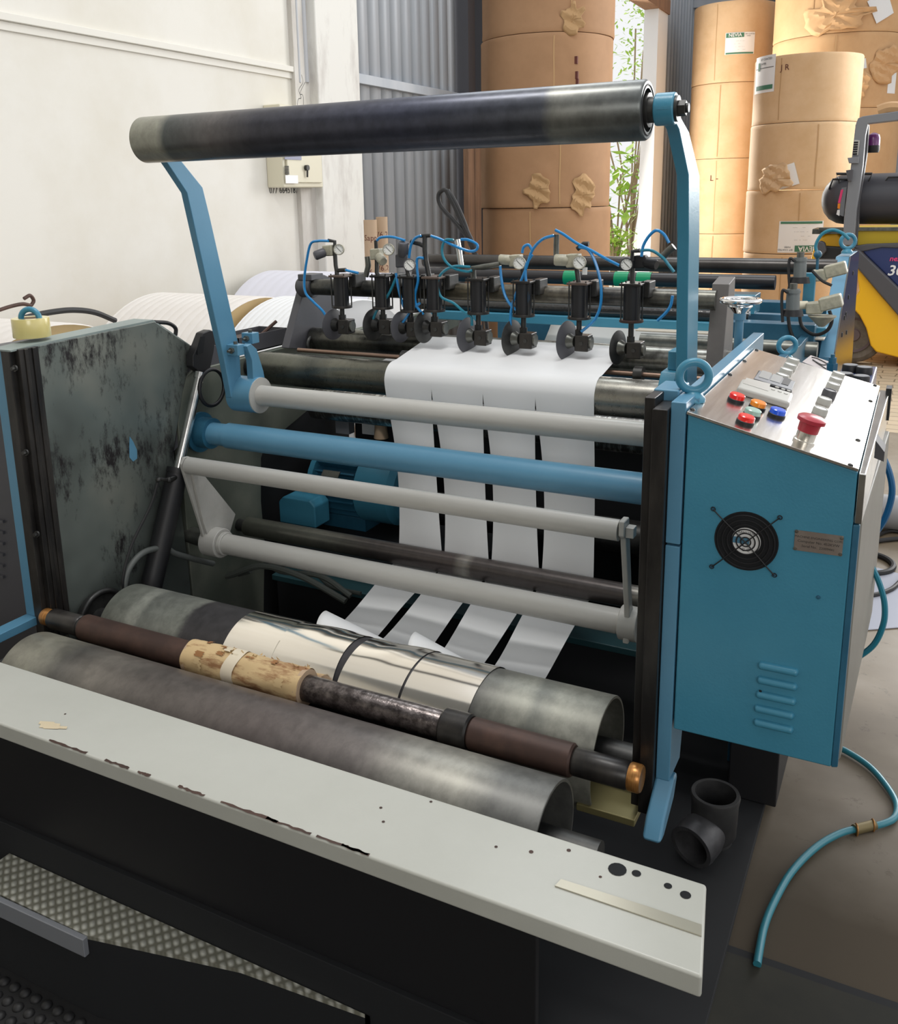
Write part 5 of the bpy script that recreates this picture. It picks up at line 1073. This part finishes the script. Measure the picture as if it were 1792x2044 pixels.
# small hydraulic units
for k, (px, t, b, y, lb) in enumerate(((1598, 503, 553, 3.4, 'upper small grey hydraulic cylinder with black hose, back machine'), (1584, 566, 618, 3.2, 'lower small grey hydraulic cylinder with black hose, back machine'))):
    a = ony((px, t), y); bb = ony((px - 2, b), y); o = empty('hydraulic_cylinder', tuple(bb), lb, 'hydraulic cylinder', 'grey cylinders of the back machine')
    G().cyl(bb, Vector((a.x, a.y, a.z - .018)), .021, .021).cyl(Vector((a.x, a.y, a.z - .03)), Vector((a.x, a.y, a.z - .022)), .024).build('barrel', paint('grey_cyl%d' % k, (.18, .2, .2), .4, .3), o)
    G().cyl(Vector((a.x, a.y, a.z - .02)), a, .012, n=20).build('rod_head', STEEL, o)
    G().tube([ony(p, y - .02) for p in [(px - 12, t + 18), (px - 22, t + 14), (px - 24, t + 40), (px - 22, b + 25)]], .005, 8).build('hydraulic_hose', RUBBER, o)
    G().lathe(bb - Vector((0, 0, .02)), (0, 0, 1), [(0, .035), (.02, .03)], 24).build('foot', BLACK, o)
for k, (px, py, y, lb) in enumerate(((1655, 545, 3.5, 'upper cream valve block with ball lever, left of the tall post'), (1645, 610, 3.35, 'lower cream valve block with knob, left of the tall post'))):
    c = ony((px, py), y); o = empty('valve_block', tuple(c - Vector((0, 0, .03))), lb, 'valve', 'cream valves of the back machine')
    G().obox(c + Vector((.02, 0, .012)), (1, 0, .3), (0, 1, 0), (-.3, 0, 1), .035, .03, .022).obox(c - Vector((.03, 0, .008)), (1, 0, .1), (0, 1, 0), (-.1, 0, 1), .026, .025, .02).build('housing', REGC, o, bevel=.006)
    if k == 0:
        t_ = ony((1632, 508), y); G().tube([c - Vector((.04, 0, 0)), t_], .005, 8, smooth=False).ball(t_, .014).build('lever', BLUED, o)
    else: G().cyl(c - Vector((.055, 0, 0)), c - Vector((.09, .02, 0)), .014).ball(c - Vector((.1, .02, 0)), .017).build('knob', CREAM, o)
tag(G().lathe(ony((1640, 640), 3.35), (0, 0, 1), [(-.02, .01), (.015, .045), (.017, .045), (.017, .042)], 32).build('oil_cup', REGC), 'cream funnel-shaped oil cup below the lower valve', 'oil cup')
tag(G().tube([ony(p, 3.4) for p in [(1595, 615), (1600, 650), (1625, 668), (1650, 660), (1660, 640), (1655, 620)]], .006, 8).tube([ony(p, 3.4) for p in [(1578, 560), (1572, 600), (1575, 650), (1585, 680)]], .006, 8).tube([ony(p, 3.38) for p in [(1620, 540), (1640, 560), (1660, 570)]], .005, 8).build('hydraulic_hose', RUBBER), 'tangle of thin black hoses among the back valves', 'hose')
tag(G().box(-.62, -.31, 3.42, 3.5, 1.0, 1.09).build('valve_shelf', BLUED, bevel=.003), 'dark blue valve shelf between the grey cylinders and the post', 'shelf')
q0, q1 = ony((1611, 545), 3.45), ony((1622, 622), 3.45); tag(G().box(q0.x - .01, q1.x, 3.45, 3.48, q1.z, q0.z).build('blue_upright', BLUE, bevel=.002), 'narrow blue upright bar among the valves', 'bar')
# push-button box with black caps behind the panel
pbx = empty('button_box', (-.13, 2.5, 1.0), 'dark blue box with four round black buttons behind the panel', 'button box')
b0 = ony((1668, 762), 2.36); b1 = ony((1742, 770), 2.36); zq = ony((1697, 757), 2.36).z; dz = zq - 1.063
G().box(b0.x, b1.x, 2.30, 2.56, 1.0, zq).build('box', NAVY, pbx, bevel=.004)
for px, py, y in ((1686, 745, 2.34), (1697, 735, 2.46), (1718, 758, 2.32), (1724, 748, 2.44)):
    q = ony((px, py), y); b_ = G().lathe((q.x, y, zq), (0, 0, 1), [(0, .019), (.016, .019), (.018, .0175)], 28).build('round_button', BLACK, pbx)
    G().lathe((q.x, y, zq + .0175), (0, 0, 1), [(0, .0165), (.0012, .016)], 28).build('button_face', WHT if px > 9999 else MGREY, b_)
q = ony((1661, 725), 2.40); tag(G().cyl((q.x, 2.40, 1.0), (q.x, 2.40, q.z), .013, n=6).cyl((q.x, 2.40, q.z), (q.x, 2.40, q.z + .014), .009, n=16).cyl((q.x, 2.40, q.z + .014), (q.x, 2.40, q.z + .022), .005, n=12).build('cable_gland', BLUED), 'dark cable gland behind the panel, left of the black buttons', 'cable gland')
qs = [onz(p, 1.06) for p in ((1601, 722), (1618, 709), (1656, 722), (1652, 742))]
pb2 = empty('print_plate', tuple(qs[0]), 'pale plate with looping black lines behind the panel', 'plate')
G().prism('z', [tuple(q.xy) for q in qs], 1.055, 1.06).build('plate', paint('pale_pink_plate', (.55, .50, .50), .4), pb2)
G().tube([onz(p, 1.0615) for p in [(1620, 713), (1632, 716), (1650, 726), (1640, 728), (1622, 718), (1630, 724), (1648, 736)]], .0015, 6).build('looping_line', INK, pb2)
tag(G().box(-.322, -.05, 2.30, 2.62, .6, .999).build('rear_console', BLUED, bevel=.004), 'dark blue console behind the control cabinet', 'console')
# little things seen under the blue beam
q = ony((758, 870), 2.85); tag(G().cyl((q.x, 2.86, q.z - .01), (q.x, 2.86, q.z + .09), .028, .016).build('yarn_cone', CARD), 'small tan cardboard cone under the machine', 'cone')
q = ony((735, 868), 2.87); tag(G().box(q.x - .03, q.x + .025, 2.875, 2.885, q.z, q.z + .12).build('white_card', WHT), 'white card standing left of the tan cone', 'card')
q = ony((690, 850), 2.85); tag(G().box(q.x - .04, q.x + .02, 2.84, 2.88, q.z - .03, q.z + .07).build('gauge_box', MGREY), 'small grey box with a dark mark, left of the white card', 'box')
tag(G().box(-1.92, -1.35, 2.83, 2.895, .73, .775).build('inner_ledge', WOOD), 'brown ledge that carries the tan cone', 'ledge')

# ================================================================ forklift truck
YT = 9.05
fk = empty('forklift_truck', (.4, 9.4, 0), 'yellow and navy forklift truck with a black gas tank, cut by the right edge', 'forklift')
def PY(ps, y): return [(ony(p, y).x, ony(p, y).z) for p in ps]
def fpr(name, ps, y0, y1, m, bv=.015, par=None): return G().prism('y', PY(ps, y0), y0, y1).build(name, m, par or fk, bevel=bv, seg=3)
fpr('body_side', [(1708, 528), (1760, 590), (1830, 665), (1990, 760), (1990, 800), (1792, 714), (1748, 703), (1737, 690), (1728, 655), (1715, 630), (1702, 616), (1705, 595), (1714, 580), (1712, 560)], 8.95, 9.9, YEL)
fpr('step_band', [(1703, 495), (1716, 500), (1860, 640), (1990, 760), (1990, 800), (1830, 675), (1708, 532)], 8.90, 9.0, DGREY)
fpr('bonnet', [(1718, 500), (1760, 490), (1990, 500), (1990, 750), (1850, 630)], 8.98, 9.9, NAVY)
fpr('bonnet_trim', [(1700, 492), (1730, 487), (1990, 478), (1990, 502), (1760, 494), (1718, 503)], 8.96, 9.9, DGREY, .01)
fpr('deck', [(1700, 458), (1990, 452), (1990, 485), (1730, 490), (1703, 492)], 9.0, 9.95, paint('olive_yellow', (.42, .30, .01), .4))
fpr('counterweight', [(1622, 500), (1632, 475), (1648, 466), (1672, 463), (1690, 480), (1694, 500), (1694, 524), (1616, 524)], 9.1, 9.9, YEL, .03)
fpr('bumper_box', [(1632, 490), (1696, 494), (1696, 525), (1625, 525)], 9.02, 9.1, BLACK)
fpr('step_pad', [(1628, 490), (1636, 480), (1646, 484), (1650, 500), (1640, 512), (1626, 508)], 8.95, 9.02, DGREY)
gd = fpr('overhead_guard', [(1707, 250), (1712, 236), (1722, 232), (1830, 216), (1990, 196), (1990, 222), (1830, 236), (1732, 247), (1727, 270), (1722, 330), (1709, 420), (1704, 490), (1680, 490), (1686, 420), (1698, 330)], 8.85, 8.97, MGREY, .008)
fpr('guard_shadow_side', [(1727, 250), (1734, 248), (1731, 300), (1716, 400), (1711, 490), (1704, 490), (1709, 420), (1722, 330)], 8.97, 9.10, DGREY, .004)
vent = fpr('vent_insert', [(1705, 279), (1716, 280), (1712, 310), (1702, 308)], 8.835, 8.85, GREYB, .003)
g = G()
for k in range(6): q = ony((1708.5 - k * .4, 284 + k * 4.6), 8.833); g.box(q.x - .018, q.x + .015, 8.830, 8.836, q.z - .007, q.z + .005)
g.build('vent_slots', BLACKM, vent)
fpr('hinge_bracket', [(1691, 315), (1714, 313), (1713, 326), (1694, 326)], 8.82, 8.85, MGREY, .004)
fpr('latch', [(1688, 340), (1702, 338), (1699, 362), (1692, 362)], 8.80, 8.85, DGREY, .004)
c = ony((1668, 398), 9.25); r_ = .22
tk = G().lathe((c.x - .12, 9.25, c.z), (1, 0, 0), [(0, .01), (.006, .06), (.03, .12), (.075, .175), (.14, .21), (.2, .22), (1.6, .22)], 48).build('gas_tank', paint('tank_black', (.045, .045, .055), .45), fk)
for x in (.55, .85): G().lathe((c.x + x, 9.25, c.z), (1, 0, 0), [(0, .225), (.06, .225)], 48).build('tank_strap', DGREY, tk)
lp = [ony(p, 8.98) for p in ((1680, 375), (1690, 373), (1684, 432), (1672, 428))]
lbp = G().prism('y', [(q.x, q.z) for q in lp], 8.96, 8.99).build('warning_plate', MGREY, fk)
lq = [ony(p, 8.955) for p in ((1678, 379), (1683, 378), (1677, 405), (1672, 405))]
G().add([tuple(q) for q in lq], [(0, 1, 2, 3)]).build('red_print', PINK, lbp)
lq = [ony(p, 8.955) for p in ((1672, 406), (1677, 406), (1676, 417), (1671, 416))]; G().add([tuple(q) for q in lq], [(0, 1, 2, 3)]).build('orange_print', ORP, lbp)
lq = [ony(p, 8.955) for p in ((1671, 419), (1676, 419), (1675, 431), (1669, 428))]; G().add([tuple(q) for q in lq], [(0, 1, 2, 3)]).build('white_print', WHT, lbp)
g = G().tube([ony(p, 9.1) for p in [(1677, 369), (1669, 347), (1740, 347), (1730, 370)]], .012, 8, smooth=False).tube([ony(p, 9.1) for p in [(1654, 378), (1662, 358), (1700, 358)]], .009, 8, smooth=False).tube([ony(p, 9.1) for p in [(1765, 365), (1772, 354), (1850, 352)]], .010, 8, smooth=False)
g.build('tank_handle', BLACK, fk)
g = G().box(c.x - .16, c.x + 1.5, 9.05, 9.45, c.z - .30, c.z - .255).box(c.x - .1, c.x + 1.5, 8.98, 9.05, c.z - .27, c.z - .24)
g.build('tank_cradle', STEEL, fk, bevel=.004)
q = ony((1741, 300), 9.15); bc = G().lathe((q.x, 9.15, q.z), (0, 0, 1), [(-.02, .05), (.0, .057), (.04, .057)], 28).build('beacon', BLACK, fk); G().lathe((q.x, 9.15, q.z + .03), (0, 0, 1), [(0, .055), (.07, .055), (.1, .045), (.115, .02), (.118, .002)], 28).build('beacon_dome', PURP, bc)
wc = ony((1703, 669), 8.98)
wh = G().lathe((wc.x, 9.0, wc.z), (0, 1, 0), [(0, .15), (-.02, .21), (.0, .245), (.03, .255), (.15, .255), (.2, .24)], 48).build('tyre', TYRE, fk); G().lathe((wc.x, 8.985, wc.z), (0, 1, 0), [(.04, .15), (-.005, .155), (.03, .12), (.02, .06), (-.01, .05), (-.01, .002)], 36).build('wheel_rim', paint('dusty_rim', (.10, .07, .07), .6), wh)
q = ony((1783, 541), 8.97); G().text('30', .125, lambda u, v: (q.x + .02 + u + v * .2, 8.972, q.z + v), .002).build('model_number', WHT, fk)
q = ony((1790, 519), 8.97); G().text('nexen', .062, lambda u, v: (q.x + .02 + u + v * .2, 8.972, q.z + .01 + v), .001).build('brand_lettering', PINK, fk)
tag(G().tube([ony(p, 9.0) for p in [(1752, 222), (1775, 215), (1810, 216)]], .05, 8).build('paper_wad', KRAFT), 'folded brown paper lying on top of the forklift guard', 'paper')

# ================================================================ hoses, cables and pipe at the right
def fl_(ps, z=.012): return [onz(p, z) for p in ps]
lh = empty('air_hose', tuple(onz((1650, 1650), 0)), 'teal air hose lying in a big curve on the floor, lower right', 'air hose')
G().tube(fl_([(1655, 1485), (1690, 1500), (1735, 1530), (1770, 1570), (1789, 1605), (1785, 1632), (1760, 1645), (1725, 1652), (1680, 1662), (1630, 1690), (1580, 1740), (1545, 1800), (1525, 1850), (1514, 1905), (1511, 1925)]), .0085, 10).build('hose', paint('faded_teal_hose', (.03, .20, .26), .35, coat=.2), lh)
G().tube(fl_([(1705, 1656), (1745, 1646)], .013), .0125, 12, smooth=False).build('coupling', paint('old_brass', (.20, .16, .08), .5, .5), lh)
for p in ((1709, 1656), (1742, 1647)): q = onz(p, .013); G().torus(q, (1, .3, 0), .014, .002, 20, 6).build('clamp', BRASS, lh)
hose([(1735, 880, 2.3), (1758, 905, 2.3), (1775, 945, 2.3), (1780, 985, 2.3), (1768, 1030, 2.3), (1750, 1060, 2.3), (1735, 1078, 2.3)], 'dark blue air hose bowing out beside the upper cabinet door', paint('deep_blue_hose', (.015, .12, .28), .35), 2.3, .0075, grp=None)
hose([(1722, 1108, 2.1), (1738, 1128, 2.1), (1755, 1165, 2.1), (1765, 1205, 2.1), (1763, 1245, 2.1), (1745, 1285, 2.1), (1715, 1310, 2.1), (1690, 1320, 2.1)], 'teal air hose bowing out beside the lower cabinet door', HOSET, 2.1, .0065, grp=None)
tag(G().tube(fl_([(1700, 1108), (1735, 1105), (1765, 1113), (1782, 1126), (1778, 1138), (1755, 1144), (1720, 1143)]), .012, 8).build('floor_cable', RUBBER), 'black cable looped on the floor beside the cabinet', 'cable', 'black cables on the floor at the right')
tag(G().tube(fl_([(1700, 1190), (1740, 1188), (1770, 1180), (1792, 1165), (1830, 1120)]), .009, 8).build('floor_cable', RUBBER), 'black cable in a wide arc on the floor, lowest of the cables', 'cable', 'black cables on the floor at the right')
tag(G().tube(fl_([(1720, 1088), (1750, 1080), (1800, 1075), (1850, 1078)]), .010, 8).build('floor_cable', RUBBER), 'black cable running straight to the right edge above the loop', 'cable', 'black cables on the floor at the right')
tag(G().tube(fl_([(1752, 1068), (1775, 1060), (1800, 1062), (1840, 1066)]), .008, 8).build('floor_cable', RUBBER), 'thin black cable highest on the floor by the grey pipe', 'cable', 'black cables on the floor at the right')
q = onz((1760, 1015), .1); tag(G().lathe((q.x - .15, q.y, .085), (1, .03, 0), [(0, .05), (.01, .08), (.5, .082), (.51, .06)], 36).build('floor_pipe', paint('dusty_grey_pipe', (.33, .33, .34), .5)), 'dusty grey pipe lying on the floor beside the cabinet', 'pipe')
tag(G().prism('z', [tuple(onz(p, .003).xy) for p in [(1700, 1120), (1792, 1145), (1830, 1250), (1700, 1260)]], .002, .005).build('plastic_sheet', paint('glossy_film', (.50, .52, .60), .12)), 'shiny thin plastic sheet on the floor beside the cables', 'plastic sheet')

for o in list(bpy.data.objects):
    if 'o' in o: del o['o']
